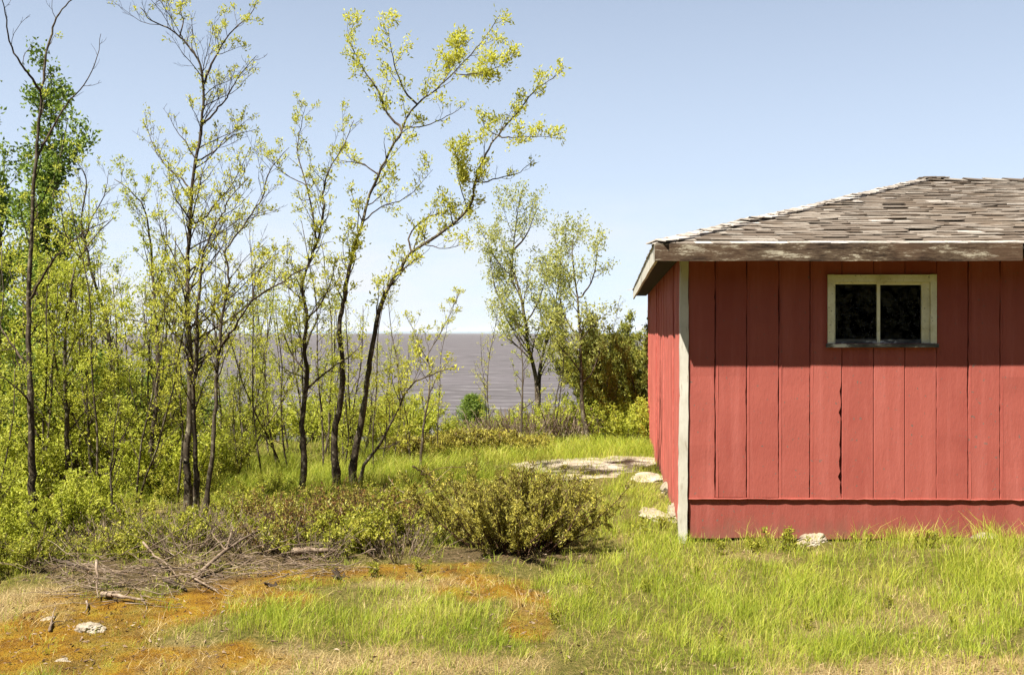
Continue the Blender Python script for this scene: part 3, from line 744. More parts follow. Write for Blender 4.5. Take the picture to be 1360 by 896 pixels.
# twin stemmed tree
traced_tree('young_tree', [
    dict(px=[(252, 678), (249, 640), (248, 600), (252, 551), (252, 484), (250, 417), (249, 360), (250, 330), (254, 268), (259, 214), (268, 165), (270, 112), (263, 80), (248, 58), (228, 40), (201, 27), (186, 10)], Y=8.75, r0=0.040, r1=0.004, main=1, wob=0.03, sp=0.10, bl=0.95, t0=0.24, lf=(0.34, 0.2)),
    dict(px=[(259, 690), (261, 640), (259, 600), (257, 542), (261, 480), (263, 412), (268, 350), (272, 330), (286, 300), (295, 285), (306, 262), (330, 235)], Y=8.5, r0=0.030, r1=0.004, main=1, dy=-0.2, sp=0.11, bl=0.75, t0=0.3, lf=(0.3, 0.2)),
    dict(px=[(270, 112), (279, 90), (286, 76), (304, 45), (330, 22), (341, 2)], Y=8.75, r0=0.012, r1=0.003, dy=0.4, sp=0.11, bl=0.3, lf=(0.7, 0.95)),
    dict(px=[(276, 160), (290, 143), (304, 125), (313, 107), (328, 88), (341, 74)], Y=8.75, r0=0.010, r1=0.002, dy=-0.5, sp=0.1, bl=0.3, lf=(0.1, 0.1)),
    dict(px=[(255, 255), (240, 235), (222, 222), (205, 195), (190, 160)], Y=8.75, r0=0.010, r1=0.002, dy=0.6, sp=0.1, bl=0.4, lf=(0.5, 0.3)),
    dict(px=[(262, 215), (285, 200), (310, 180), (340, 172)], Y=8.75, r0=0.009, r1=0.002, dy=0.5, sp=0.1, bl=0.35, lf=(0.25, 0.3)),
    dict(px=[(252, 300), (275, 285), (310, 240), (330, 200)], Y=8.7, r0=0.010, r1=0.002, dy=-0.5, sp=0.1, bl=0.45, lf=(0.35, 0.3)),
    dict(px=[(238, 48), (243, 30), (240, 10), (246, -4)], Y=8.75, r0=0.007, r1=0.002, dy=0.2, sp=0.1, bl=0.2, lf=(0.9, 1)),
], 'tallest tree of the thicket, two dark stems rising side by side from one foot', lk=LK, seed=22)
traced_tree('young_tree', [
    dict(px=[(272, 700), (275, 653), (283, 600), (286, 537), (290, 470), (297, 408), (304, 365), (299, 335), (308, 320), (330, 290), (348, 263), (357, 228), (384, 196)], Y=8.15, r0=0.026, r1=0.003, main=1, dy=0.2, sp=0.10, bl=0.7, t0=0.35, lf=(0.25, 0.15)),
    dict(px=[(290, 470), (300, 450), (312, 435), (335, 399), (370, 377), (400, 359), (425, 348)], Y=8.2, r0=0.013, r1=0.003, dy=-0.5, sp=0.12, bl=0.4, lf=(0.45, 0.3)),
    dict(px=[(335, 398), (339, 375), (346, 354), (352, 330)], Y=8.0, r0=0.008, r1=0.002, dy=0.2, sp=0.12, bl=0.35, lf=(0.3, 0.3)),
], 'slim forked tree just in front of the two-stemmed tree, bending right higher up', lk=LK, seed=23)
# stems between them
traced_tree('young_tree', [
    dict(px=[(203, 665), (201, 600), (207, 542), (210, 479), (205, 408), (203, 350), (198, 310), (192, 277), (170, 250), (152, 238)], Y=9.5, r0=0.034, r1=0.004, main=1, dy=0.3, sp=0.13, bl=0.7, t0=0.3, lf=(0.7, 0.6)),
    dict(px=[(203, 400), (215, 360), (222, 320), (219, 280)], Y=9.6, r0=0.012, r1=0.003, dy=0.3, sp=0.12, bl=0.5, lf=(0.6, 0.6))],
    'pale lichen-spotted stem left of the two-stemmed tree, leafy above', leaf='leaf_lime', lk=LK, seed=24)
traced_tree('young_tree', [
    dict(px=[(172, 628), (168, 590), (161, 551), (152, 520), (143, 439), (132, 395), (120, 354), (112, 320), (108, 290), (115, 240), (103, 215)], Y=11.2, r0=0.044, r1=0.004, main=1, dy=-0.3, sp=0.14, bl=0.9, t0=0.3, lf=(0.75, 0.3)),
    dict(px=[(112, 320), (122, 290), (138, 260), (145, 225)], Y=10.9, r0=0.012, r1=0.002, dy=0.4, sp=0.13, bl=0.5, lf=(0.25, 0.2)),
    dict(px=[(120, 354), (100, 335), (85, 300), (80, 260)], Y=10.9, r0=0.012, r1=0.002, dy=-0.4, sp=0.13, bl=0.6, lf=(0.35, 0.3))],
    'tree leaning left with its foot beside a patch of brown leaf litter', leaf='leaf_lime', lk=LK, seed=25)
traced_tree('young_tree', [
    dict(px=[(87, 672), (89, 627), (89, 560), (85, 493), (89, 421), (98, 363), (110, 335), (128, 312), (150, 290)], Y=9.1, r0=0.034, r1=0.004, main=1, dy=0.4, sp=0.14, bl=0.7, t0=0.25, lf=(0.8, 0.6))],
    'straight dark stem between the leftmost bare tree and the left-leaning tree', leaf='leaf_lime', lk=LK, seed=26)
traced_tree('young_tree', [
    dict(px=[(150, 690), (148, 640), (150, 600), (152, 565), (160, 530)], Y=8.3, r0=0.014, r1=0.003, main=1, sp=0.12, bl=0.4, t0=0.3, lf=(0.3, 0.6)),
    dict(px=[(148, 625), (160, 590), (172, 560), (190, 530)], Y=8.3, r0=0.008, r1=0.002, dy=-0.2, sp=0.12, bl=0.3, lf=(0.3, 0.5))],
    'short thin grey sapling forking low in front of the left-leaning tree', bark='bark_pale', leaf='leaf_lime', lk=LK, seed=27)
# tree with wavy stem left of the leaning pair
traced_tree('young_tree', [
    dict(px=[(399, 664), (404, 618), (401, 564), (408, 497), (404, 462), (408, 421), (401, 386), (406, 360), (421, 321), (430, 277), (430, 250), (439, 223), (457, 192), (470, 160)], Y=9.5, r0=0.036, r1=0.003, main=1, wob=0.04, sp=0.11, bl=0.7, t0=0.28, lf=(0.45, 0.5)),
    dict(px=[(421, 321), (415, 286), (408, 246), (395, 205), (399, 170), (406, 140)], Y=9.5, r0=0.012, r1=0.002, dy=0.5, sp=0.12, bl=0.35, lf=(0.3, 0.8)),
    dict(px=[(408, 421), (425, 405), (440, 370), (447, 340)], Y=9.5, r0=0.010, r1=0.002, dy=-0.4, sp=0.12, bl=0.4, lf=(0.5, 0.5)),
    dict(px=[(408, 246), (385, 235), (360, 215), (345, 195)], Y=9.8, r0=0.006, r1=0.002, dy=0.3, sp=0.12, bl=0.3, lf=(0.5, 0.5))],
    'wavy-stemmed slender tree left of the two right-leaning trees', lk=LK, seed=28)
LK2 = dict(n=(14, 24), L=(0.024, 0.052), ratio=0.42, spread=1.1, up=0.3, jit=0.032)
traced_tree('young_tree', [
    dict(px=[(448, 652), (446, 618), (444, 573), (453, 529), (455, 479), (450, 439), (455, 408), (459, 388), (466, 344), (479, 304), (488, 268), (502, 232), (520, 196), (533, 174), (542, 152), (560, 134), (587, 112), (618, 80), (645, 49), (664, 20)], Y=9.9, r0=0.043, r1=0.003, main=1, wob=0.03, sp=0.2, bl=0.55, t0=0.35, lf=(0.2, 0.85)),
    dict(px=[(535, 172), (515, 152), (502, 121), (484, 94), (464, 54), (470, 31)], Y=9.9, r0=0.014, r1=0.003, dy=0.4, sp=0.17, bl=0.34, t0=0.15, lf=(0.6, 0.9)),
    dict(px=[(546, 134), (529, 103), (520, 67), (515, 34)], Y=9.9, r0=0.011, r1=0.002, dy=-0.5, sp=0.18, bl=0.3, t0=0.15, lf=(0.7, 0.9)),
    dict(px=[(502, 232), (484, 219), (465, 215), (446, 212)], Y=9.9, r0=0.009, r1=0.002, dy=0.3, sp=0.12, bl=0.35, lf=(0.4, 0.5)),
    dict(px=[(542, 170), (573, 165), (600, 152), (615, 140)], Y=9.9, r0=0.007, r1=0.002, dy=-0.3, sp=0.12, bl=0.3, lf=(0.2, 0.2)),
    dict(px=[(484, 295), (505, 275), (540, 262), (575, 225)], Y=9.9, r0=0.009, r1=0.002, dy=0.6, sp=0.10, bl=0.4, lf=(0.15, 0.15)),
    dict(px=[(587, 112), (595, 95), (610, 70), (603, 48)], Y=9.9, r0=0.006, r1=0.002, dy=0.3, sp=0.1, bl=0.22, t0=0.2, lf=(1, 1)),
    dict(px=[(600, 100), (625, 98), (655, 92), (685, 72)], Y=9.9, r0=0.007, r1=0.002, dy=-0.3, sp=0.1, bl=0.2, t0=0.2, lf=(1, 1))],
    'tall leaning tree with bright yellow tufts whose top is higher than its right neighbour', lk=LK2, seed=29)
traced_tree('young_tree', [
    dict(px=[(468, 652), (470, 609), (482, 551), (488, 502), (495, 457), (506, 404), (524, 368), (529, 362), (546, 335), (582, 312), (622, 277), (631, 241), (645, 205), (662, 179), (689, 147), (707, 125), (729, 107), (748, 94)], Y=10.0, r0=0.043, r1=0.003, main=1, wob=0.03, dy=-0.2, sp=0.2, bl=0.5, t0=0.35, lf=(0.2, 0.85)),
    dict(px=[(475, 652), (484, 618), (506, 587), (529, 542), (546, 511), (573, 497), (604, 486)], Y=9.95, r0=0.026, r1=0.005, main=1, dy=-0.5, sp=0.16, bl=0.5, t0=0.3, lf=(0.4, 0.5)),
    dict(px=[(546, 335), (544, 312), (564, 290), (591, 281), (620, 270)], Y=9.9, r0=0.012, r1=0.002, dy=0.4, sp=0.12, bl=0.35, lf=(0.3, 0.4)),
    dict(px=[(631, 243), (662, 237), (690, 228), (709, 212)], Y=9.85, r0=0.008, r1=0.002, dy=0.3, sp=0.12, bl=0.25, lf=(0.2, 0.15)),
    dict(px=[(662, 183), (680, 183), (698, 181), (743, 184)], Y=9.83, r0=0.008, r1=0.002, dy=-0.3, sp=0.15, bl=0.22, t0=0.2, lf=(0.76, 0.9)),
    dict(px=[(622, 280), (612, 250), (608, 225), (614, 200)], Y=9.85, r0=0.007, r1=0.002, dy=-0.3, sp=0.1, bl=0.3, lf=(0.7, 0.9)),
    dict(px=[(660, 180), (645, 170), (640, 155)], Y=9.85, r0=0.005, r1=0.002, dy=0.2, sp=0.1, bl=0.2, lf=(0.7, 0.9)),
    dict(px=[(560, 325), (590, 330), (615, 325)], Y=9.9, r0=0.006, r1=0.002, dy=-0.3, sp=0.1, bl=0.25, lf=(0.2, 0.3))],
    'tree leaning far right with yellow tufts and a low crooked side stem at its foot', lk=LK2, seed=30)
traced_tree('young_tree', [
    dict(px=[(558, 630), (562, 573), (569, 529), (571, 493), (569, 470), (582, 448), (600, 412), (611, 386)], Y=11.3, r0=0.020, r1=0.003, main=1, dy=0.3, sp=0.13, bl=0.5, t0=0.3, lf=(0.35, 0.8)),
    dict(px=[(570, 480), (560, 465), (552, 445), (540, 420)], Y=11.4, r0=0.008, r1=0.002, dy=0.3, sp=0.12, bl=0.35, lf=(0.3, 0.5))],
    'small thin tree alone against the lake, right of the leaning trees', lk=LK, seed=31)
LK3 = dict(n=(6, 10), L=(0.028, 0.058), ratio=0.5, spread=1.1, up=0.1, jit=0.05)
traced_tree('young_tree', [
    dict(px=[(716, 575), (714, 540), (712, 502), (703, 466), (694, 404), (685, 370), (680, 350), (684, 310), (690, 262)], Y=16.5, r0=0.07, r1=0.005, main=1, wob=0.1, sp=0.19, bl=1.45, t0=0.3, lf=(0.76, 0.85)),
    dict(px=[(715, 575), (716, 506), (720, 475), (730, 435), (738, 400), (745, 350), (735, 310)], Y=16.7, r0=0.05, r1=0.005, main=1, dy=0.3, sp=0.2, bl=1.2, t0=0.3, lf=(0.76, 0.82)),
    dict(px=[(700, 440), (670, 410), (655, 370), (648, 310)], Y=16.5, r0=0.02, r1=0.003, dy=0.5, sp=0.18, bl=0.7, lf=(0.8, 0.9)),
    dict(px=[(684, 330), (700, 310), (712, 280)], Y=16.5, r0=0.02, r1=0.003, dy=-0.5, sp=0.18, bl=0.6, lf=(0.8, 0.9))],
    'pale airy fork-trunked tree before the lake, left of a slimmer one', leaf='leaf_pale', lk=LK3, seed=32)
traced_tree('young_tree', [
    dict(px=[(692, 597), (693, 540), (694, 488), (690, 450), (684, 420)], Y=14.0, r0=0.024, r1=0.004, main=1, sp=0.16, bl=0.6, t0=0.3, lf=(0.6, 0.6))],
    'short grey stem standing close before the airy fork-trunked tree', bark='bark_pale', leaf='leaf_lime', lk=LK, seed=33)
traced_tree('young_tree', [
    dict(px=[(784, 597), (774, 546), (772, 506), (770, 439), (767, 395), (761, 354), (760, 330), (762, 312)], Y=14.2, r0=0.045, r1=0.004, main=1, dy=0.2, sp=0.18, bl=0.95, t0=0.3, lf=(0.76, 0.82)),
    dict(px=[(770, 450), (750, 420), (742, 380), (738, 340)], Y=14.3, r0=0.014, r1=0.003, dy=0.4, sp=0.16, bl=0.6, lf=(0.7, 0.9)),
    dict(px=[(768, 400), (785, 375), (792, 345), (790, 320)], Y=14.3, r0=0.014, r1=0.003, dy=-0.4, sp=0.16, bl=0.5, lf=(0.8, 0.9))],
    'slim pale-leaved tree beside the dark juniper nearest the shed', leaf='leaf_pale', lk=LK3, seed=34)

# dense green tree behind at the far left
def bushy_tree(name, x, y, h, rad, seed, label, leaf, lk, bark='bark', nst=1, t0=0.2, sp=0.2, bl=None, lf=(0.8, 0.9), cat='tree', group=None, trop=0.08, r0=None, lv=3, lean=0.08):
    rng = np.random.default_rng(seed); tr, tw, cl = [], [], []
    z = float(gz(x, y)); base = np.array([x, y, z])
    for s in range(nst):
        d = norm(np.array([rng.normal(0, lean + 0.12 * (nst > 1)), rng.normal(0, lean + 0.12 * (nst > 1)), 1.0])); hh = h * rng.uniform(0.8, 1.0) if s else h
        pts = path(base + np.array([rng.normal(0, 0.03), rng.normal(0, 0.03), -0.06]), d, hh, 14, 0.06, 0.06, rng)
        rr = np.linspace(r0 or 0.012 * h, 0.004, len(pts)); tr.append((pts, rr))
        sprout(tw, cl, pts, rr, dict(sp=sp, bl=bl or rad, t0=t0, lf=lf, lv=lv, trop=trop), rng)
    return finish_tree(name, base, tr, tw, cl, label, bark, leaf, lk, rng, cat, group)
LKG = dict(n=(8, 13), L=(0.04, 0.085), ratio=0.55, spread=1.1, up=0.1, jit=0.07)
bushy_tree('leafy_tree', -6.62, 13.2, 5.2, 1.2, 41, 'dense mid-green leafy tree behind the bare tree at the left edge', 'leaf_green', LKG, nst=3, t0=0.2, sp=0.15, bl=0.95, lf=(0.95, 0.95), r0=0.06, lean=0.0)
bushy_tree('leafy_tree', -7.35, 14.2, 4.2, 1.5, 42, 'shadowy dark green tree low behind the dense leafy tree', 'leaf_green', LKG, t0=0.1, sp=0.18, bl=1.5, lf=(0.95, 0.95), r0=0.08)

# saplings: five kinds of body, copied
LKS = dict(n=(6, 12), L=(0.018, 0.052), ratio=0.46, spread=1.1, up=0.2, jit=0.03)
protos = []
for k, (h, bl, nst, lf_) in enumerate(((2.6, 0.8, 2, 'leaf_lime'), (3.1, 0.85, 1, 'leaf_lime'), (2.0, 0.7, 3, 'leaf_lime'), (2.8, 0.75, 2, 'leaf_yellow'), (2.3, 0.8, 2, 'leaf_bush'))):
    protos.append(bushy_tree('leafy_sapling', 0, 0, h, bl, 60 + k, 'x', lf_, LKS, nst=nst, t0=0.12, sp=0.17, bl=bl, lf=(0.66, 0.5), cat='sapling', r0=0.016, bark='bark_pale', lean=0.12))
used = set()
def put(proto_list, k, x, y, s, rz, label, group, cat=None, squash=None):
    p = proto_list[k % len(proto_list)]
    o = p if (id(proto_list), k % len(proto_list)) not in used else copy_tree(p)
    used.add((id(proto_list), k % len(proto_list)))
    o.location = (x, y, float(gz(x, y)) - 0.02); o.rotation_euler = (0, 0, rz)
    o.scale = (s, s, s) if squash is None else (s, s, s * squash)
    o['label'] = label; o['group'] = group
    return o
def area(px):
    if px < 95: return 'left of the straight dark stem, behind the bare leftmost tree'
    if px < 235: return 'between the straight dark stem and the two-stemmed tree'
    if px < 395: return 'between the two-stemmed tree and the wavy-stemmed tree'
    return 'around the foot of the two right-leaning trees'
spots = []
EXTRA = [(45, 9.2, 0.9), (95, 9.9, 0.95), (160, 9.8, 0.85), (195, 10.9, 0.95), (0, 10.8, 1.1), (210, 9.9, 0.9), (270, 10.2, 0.6), (315, 10.4, 0.55)]
rs = np.random.default_rng(5)
for px, Yd, s in [(-20, 8.6, 0.95), (10, 9.6, 1.0), (70, 10.2, 1.05), (20, 11.8, 1.1), (110, 11.6, 1.1), (75, 12.6, 1.15), (-60, 10.5, 1.1), (130, 9.6, 0.85), (-15, 7.0, 0.55),
                  (135, 12.8, 1.0), (175, 10.6, 0.8), (190, 12.0, 0.9), (225, 11.0, 0.8), (165, 13.6, 1.0), (230, 9.8, 0.7),
                  (262, 11.6, 1.0), (300, 12.4, 0.7), (330, 11.2, 0.8), (345, 12.8, 0.75), (370, 11.6, 0.8), (385, 13.4, 0.75), (285, 13.4, 0.7),
                  (410, 12.2, 0.95), (430, 13.2, 0.85), (455, 11.8, 0.75), (485, 13.0, 0.7), (505, 11.9, 0.55), (530, 13.6, 0.6)] + EXTRA:
    spots.append((px, Yd, s))
for i, (px, Yd, s) in enumerate(spots):
    x = (px - CX) / F * Yd; a = area(px)
    put(protos, int(rs.integers(0, 5)) if i > 4 else i, x, Yd, s, rs.uniform(0, 6.28), f'leafy yellow-green sapling {a}', f'saplings {a}')

LKT = dict(n=(5, 9), L=(0.018, 0.04), ratio=0.45, spread=1.1, up=0.25, jit=0.02)
P_thin = [bushy_tree('thin_sapling', 0, 0, h, 0.6, 160 + k, 'x', 'leaf_yellow', LKT, nst=ns_, t0=0.2, sp=0.12, bl=0.62, lf=(0.4, 0.3), cat='sapling', r0=0.013, bark='bark', lean=0.14) for k, (h, ns_) in enumerate(((2.9, 1), (2.5, 2), (3.3, 1)))]
for i, (px, Yd, s_) in enumerate([(285, 11.0, 0.9), (318, 12.0, 0.95), (345, 10.6, 0.85), (362, 12.6, 1.0), (384, 11.4, 0.9), (425, 11.0, 0.9), (436, 12.8, 1.0), (470, 12.2, 0.9), (500, 11.2, 0.75), (520, 12.6, 0.8), (545, 12.0, 0.65), (585, 12.8, 0.6), (655, 14.6, 0.75), (735, 15.0, 0.8), (810, 15.2, 0.7), (232, 9.2, 0.9), (180, 8.9, 0.85), (120, 8.8, 0.9), (640, 15.4, 0.6)]):
    a = 'left of the two-stemmed tree' if px < 240 else 'between the two-stemmed and the wavy-stemmed tree' if px < 400 else 'around the leaning pair, before the lake' if px < 600 else 'by the pale airy trees on the bank'
    put(P_thin, i, (px - CX) / F * Yd, Yd, s_, rs.uniform(0, 6.28), f'thin twiggy sapling with few leaves {a}', f'thin saplings {a}')

# low shrubs: leafy, twiggy brown, juniper
def shrub(name, seed, w, h, nst, leaf, lk, twig, lf, label='x', cat='shrub', sp=0.05, bl=0.2, t0=0.25, lv=3, lean=0.75, flat=0.0):
    rng = np.random.default_rng(seed); tw, cl, st = [], [], []
    for s in range(nst):
        a = rng.uniform(0, 6.28); r = rng.uniform(0, 1) ** 0.6; tilt = r * lean
        d = np.array([math.cos(a) * math.sin(tilt), math.sin(a) * math.sin(tilt), math.cos(tilt)])
        p = np.array([math.cos(a), math.sin(a), 0]) * r * w * 0.28 + np.array([0, 0, -0.03])
        L = h * rng.uniform(0.7, 1.12) / max(0.45, math.cos(tilt) ** 0.5)
        pts = path(p, d, L, 8, 0.09, 0.05, rng); rr = np.linspace(0.007 * h / 0.6 + 0.002, 0.0018, 9)
        st.append((pts, rr, 4))
        sprout(tw, cl, pts, rr, dict(sp=sp, bl=bl, t0=t0, lf=lf, lv=lv, trop=0.12), rng, 2 if lv <= 3 else 1)
    root = empty(name); tag(root, label, cat)
    mb = MB()
    for q, rr, k in st + tw: mb.tube(q, rr, k, cap=False)
    mb.build('branchwork', M[twig], root, True)
    mb = MB(); clusters(mb, cl, rng, **lk)
    if mb.n: mb.build('foliage', M[leaf], root)
    return root
LKJ = dict(n=(9, 14), L=(0.018, 0.038), ratio=0.34, spread=0.9, up=0.25, jit=0.012)
# foreground juniper: three merged mounds of one shrub
jun = shrub('juniper_bush', 71, 1.25, 0.60, 105, 'juniper', LKJ, 'red_twig', (0.15, 1.0), 'broad olive juniper bush with brown twigs in front of the shed', 'bush', sp=0.034, bl=0.20, t0=0.2, lean=1.12)
jx, jy = gxy(684, 738); jun.location = (jx, jy + 0.30, float(gz(jx, jy + 0.3))); jun.scale = (0.80, 0.85, 0.95)
# big dark juniper by the shed
LKJ2 = dict(n=(10, 15), L=(0.035, 0.075), ratio=0.34, spread=0.9, up=0.35, jit=0.03)
bj = shrub('juniper_bush', 72, 1.9, 1.75, 95, 'juniper_dark', LKJ2, 'twig', (0.8, 1.0), 'tall dark olive juniper beside the far corner of the shed', 'bush', sp=0.075, bl=0.42, t0=0.08, lean=0.7)
bx = (850 - CX) / F * 15.6; bj.location = (bx, 15.8, float(gz(bx, 15.8)) - 0.05); bj.scale = (1.0, 1.0, 1.12)

LKB = dict(n=(5, 9), L=(0.022, 0.045), ratio=0.55, spread=1.1, up=0.3, jit=0.02)
LKBs = dict(n=(4, 7), L=(0.02, 0.04), ratio=0.5, spread=1.1, up=0.3, jit=0.02)
P_leafy = [shrub('leafy_shrub', 80 + k, 0.7, 0.42 + 0.06 * k, 22, 'leaf_bush', LKB, 'twig', (0.8, 0.95), sp=0.06, bl=0.2, lean=0.95, t0=0.2) for k in range(3)]
P_rust = [shrub('twiggy_shrub', 90 + k, 0.6, 0.42, 34, 'rust_leaf', LKBs, 'red_twig', (0.15, 0.35), sp=0.06, bl=0.2, lean=0.9, t0=0.2) for k in range(2)]
P_lime = [shrub('lime_shrub', 100 + k, 0.8, 0.75, 20, 'leaf_lime', dict(n=(5, 9), L=(0.03, 0.06), ratio=0.5, spread=1.1, up=0.3, jit=0.03), 'twig', (0.8, 0.95), sp=0.09, bl=0.3, lean=0.8, t0=0.2) for k in range(2)]
def gpt(px, py): return gxy(px, py)
P_bare = [shrub('bare_shrub', 97 + k, 0.6, 0.34, 40, 'litter', dict(n=(1, 2), L=(0.015, 0.03), ratio=0.45, spread=1.1, up=0.1, jit=0.02), 'dead_wood', (0.05, 0.1), sp=0.06, bl=0.2, lean=1.0, t0=0.15) for k in range(2)]
for i, (px, py, s) in enumerate([(60, 742, 0.5), (165, 736, 0.5), (215, 730, 0.6), (268, 728, 0.55), (330, 690, 0.7), (18, 752, 0.5), (90, 690, 0.6), (140, 700, 0.6),
                              (395, 736, 0.65), (470, 730, 0.75), (510, 724, 0.7), (420, 690, 0.5), (350, 664, 0.6), (250, 664, 0.8), (505, 676, 0.6), (290, 640, 0.7)]):
    x, Yd = gpt(px, py)
    where = 'left of the brush pile, under the dark stems' if px < 190 else 'behind the brush pile, before the two-stemmed tree' if px < 360 else 'between the fallen log and the broad juniper bush'
    put(P_leafy, i, x, Yd, s * rs.uniform(0.85, 1.1), rs.uniform(0, 6.28), f'low bright green leafy shrub {where}', f'low green shrubs {where}')
for i, (px, py, s) in enumerate([(370, 730, 0.7), (405, 718, 0.9), (445, 715, 0.9), (485, 710, 0.95), (520, 714, 0.9), (350, 700, 0.8), (450, 686, 0.7)]):
    x, Yd = gpt(px, py)
    where = 'above the fallen log' if px < 530 else 'against the left side of the broad juniper bush'
    put(P_rust, i, x, Yd, s, rs.uniform(0, 6.28), f'bare reddish-brown twiggy shrub {where}', f'brown twiggy shrubs {where}')
for i, (px, py, s) in enumerate([(240, 734, 0.9), (288, 728, 0.9), (335, 730, 0.9), (185, 722, 0.9), (372, 722, 0.8), (420, 738, 0.8), (530, 738, 0.8), (556, 722, 0.8), (130, 730, 0.9), (40, 742, 0.8), (270, 706, 0.8)]):
    x, Yd = gpt(px, py)
    where = 'in the thicket edge above the brush pile' if px < 360 else 'between the log and the broad juniper bush'
    put(P_bare, i, x, Yd, s, rs.uniform(0, 6.28), f'leafless grey twiggy shrub {where}', f'leafless grey shrubs {where}')
for i, (px, Yd, s_) in enumerate([(700, 14.9, 1.7), (735, 15.2, 1.9), (760, 14.8, 1.6), (675, 15.1, 1.5), (800, 15.0, 1.8), (650, 15.3, 1.4)]):
    put(P_bare, i, (px - CX) / F * Yd, Yd, s_, rs.uniform(0, 6.28), 'tangled leafless grey shrub at the feet of the pale airy trees on the bank', 'leafless grey shrubs on the bank')
P_green = [shrub('dark_shrub', 140, 0.9, 0.9, 24, 'leaf_green', dict(n=(6, 10), L=(0.03, 0.065), ratio=0.5, spread=1.1, up=0.2, jit=0.03), 'twig', (0.9, 0.95), sp=0.09, bl=0.32, lean=0.8, t0=0.15)]
for i, (px, Yd, s_) in enumerate([(5, 11.6, 1.5), (62, 12.2, 1.6), (165, 12.4, 1.2), (-40, 10.4, 1.4), (210, 12.8, 1.1)]):
    put(P_green, 0, (px - CX) / F * Yd, Yd, s_, rs.uniform(0, 6.28), 'dark green bushy shrub deep in the thicket left of the two-stemmed tree', 'dark green shrubs in the thicket')
P_weed = [shrub('leafy_weed', 130 + k, 0.16, 0.2, 5, 'leaf_bush', dict(n=(4, 7), L=(0.018, 0.036), ratio=0.4, spread=1.1, up=0.3, jit=0.01), 'twig', (0.9, 1.0), cat='weed', sp=0.03, bl=0.06, lean=0.5, t0=0.2) for k in range(2)]
for i, (px, py, s_) in enumerate([(1002, 724, 0.8), (1030, 722, 1.0), (1052, 724, 0.9), (1140, 724, 0.7), (1222, 726, 0.9), (955, 726, 0.7)]):
    x, Yd = gpt(px, py); put(P_weed, i, x, Yd - 0.1, s_, rs.uniform(0, 6.28), 'small stalky weed growing against the foot of the shed front wall', 'weeds along the front wall')
for i, (px, py, s_) in enumerate([(882, 700, 0.8), (850, 712, 0.9), (925, 760, 0.6), (790, 790, 0.6), (1070, 830, 0.5), (1180, 800, 0.5), (860, 780, 0.6), (560, 760, 0.6), (500, 765, 0.7), (1270, 830, 0.5), (960, 850, 0.5), (740, 830, 0.55)]):
    x, Yd = gpt(px, py); put(P_weed, i, x, Yd, s_, rs.uniform(0, 6.28), 'small leafy weed standing in the open grass away from the wall', 'weeds in the open grass')
for i, (px, Yd, s) in enumerate([(6, 6.95, 0.5), (92, 7.7, 0.6), (120, 8.5, 0.55), (-30, 7.6, 0.8), (14, 8.8, 0.8), (235, 9.6, 0.8), (300, 10.6, 0.7), (150, 10.5, 1.0), (55, 10.3, 1.1),
                              (470, 14.8, 0.9), (510, 14.6, 0.8), (545, 15.2, 0.95), (590, 15.4, 0.5), (640, 15.6, 0.4), (675, 15.8, 0.6), (720, 15.2, 0.8), (750, 15.5, 0.85), (800, 14.6, 0.75), (835, 14.3, 0.8), (865, 14.4, 0.8), (815, 14.9, 0.9), (420, 15.2, 1.0), (370, 15.4, 0.8), (310, 15.5, 0.8), (250, 15.2, 0.9), (690, 16.5, 0.7), (600, 16.8, 0.5), (775, 16.5, 1.1), (520, 16.8, 1.1), (440, 17.0, 0.9), (200, 15.0, 1.3), (120, 15.0, 1.4), (40, 15.0, 1.4), (345, 17.0, 0.9)]):
    x = (px - CX) / F * Yd
    where = 'around the foot of the bare leftmost tree' if px < 130 and Yd < 9 else 'in the grass among the dark stems' if Yd < 11 else 'at the top of the lake bank, left of the fir' if px < 600 else 'at the top of the lake bank, right of the fir' if px < 785 else 'at the foot of the tall dark juniper'
    put(P_lime, i, x, Yd, s, rs.uniform(0, 6.28), f'rounded yellow-green shrub {where}', f'yellow-green shrubs {where}')
for i, (px, py, s) in enumerate([(590, 600, 0.8), (622, 598, 0.95), (658, 599, 0.95), (545, 603, 0.8), (705, 599, 0.7)]):
    x, Yd = gpt(px, py)
    if i == 0: P_rj = [shrub('creeping_juniper', 95, 0.8, 0.30, 36, 'juniper', LKJ2, 'red_twig', (0.6, 0.9), sp=0.07, bl=0.2, lean=1.15)]
    put(P_rj, 0, x, Yd, s, rs.uniform(0, 6.28), 'low rusty creeping juniper on the bank behind the meadow', 'creeping junipers along the bank', 'shrub')
# little fir on the bank
rng = np.random.default_rng(55); tw, cl = [], []
fx = (628 - CX) / F * 18.0; fz = float(gz(fx, 18.0)); base = np.array([fx, 18.0, fz])
zt_f = at(628, 527, 18)[2]; hF = zt_f - fz
pts = path(base - UP * 0.05, UP, hF, 14, 0.02, 0.1, rng); rr = np.linspace(0.03, 0.004, 15)
for t in np.linspace(0.12, 0.97, 26):
    p = base + UP * hF * t
    for k in range(5):
        a = rng.uniform(0, 6.28); L = 0.5 * (1 - t) ** 0.8 * rng.uniform(0.7, 1.1) + 0.05
        q = path(p, np.array([math.cos(a), math.sin(a), 0.25]), L, 5, 0.06, 0.06, rng); tw.append((q, np.linspace(0.006, 0.002, 6), 3))
        for m_ in range(1, 6): cl.append((q[m_], norm(q[m_] - q[m_ - 1])))
finish_tree('fir_tree', base, [(pts, rr)], tw, cl, 'little dark green fir on the bank in front of the lake', leaf='leaf_green', lk=dict(n=(10, 14), L=(0.04, 0.08), ratio=0.22, spread=0.8, up=0.1, jit=0.03), rng=rng)

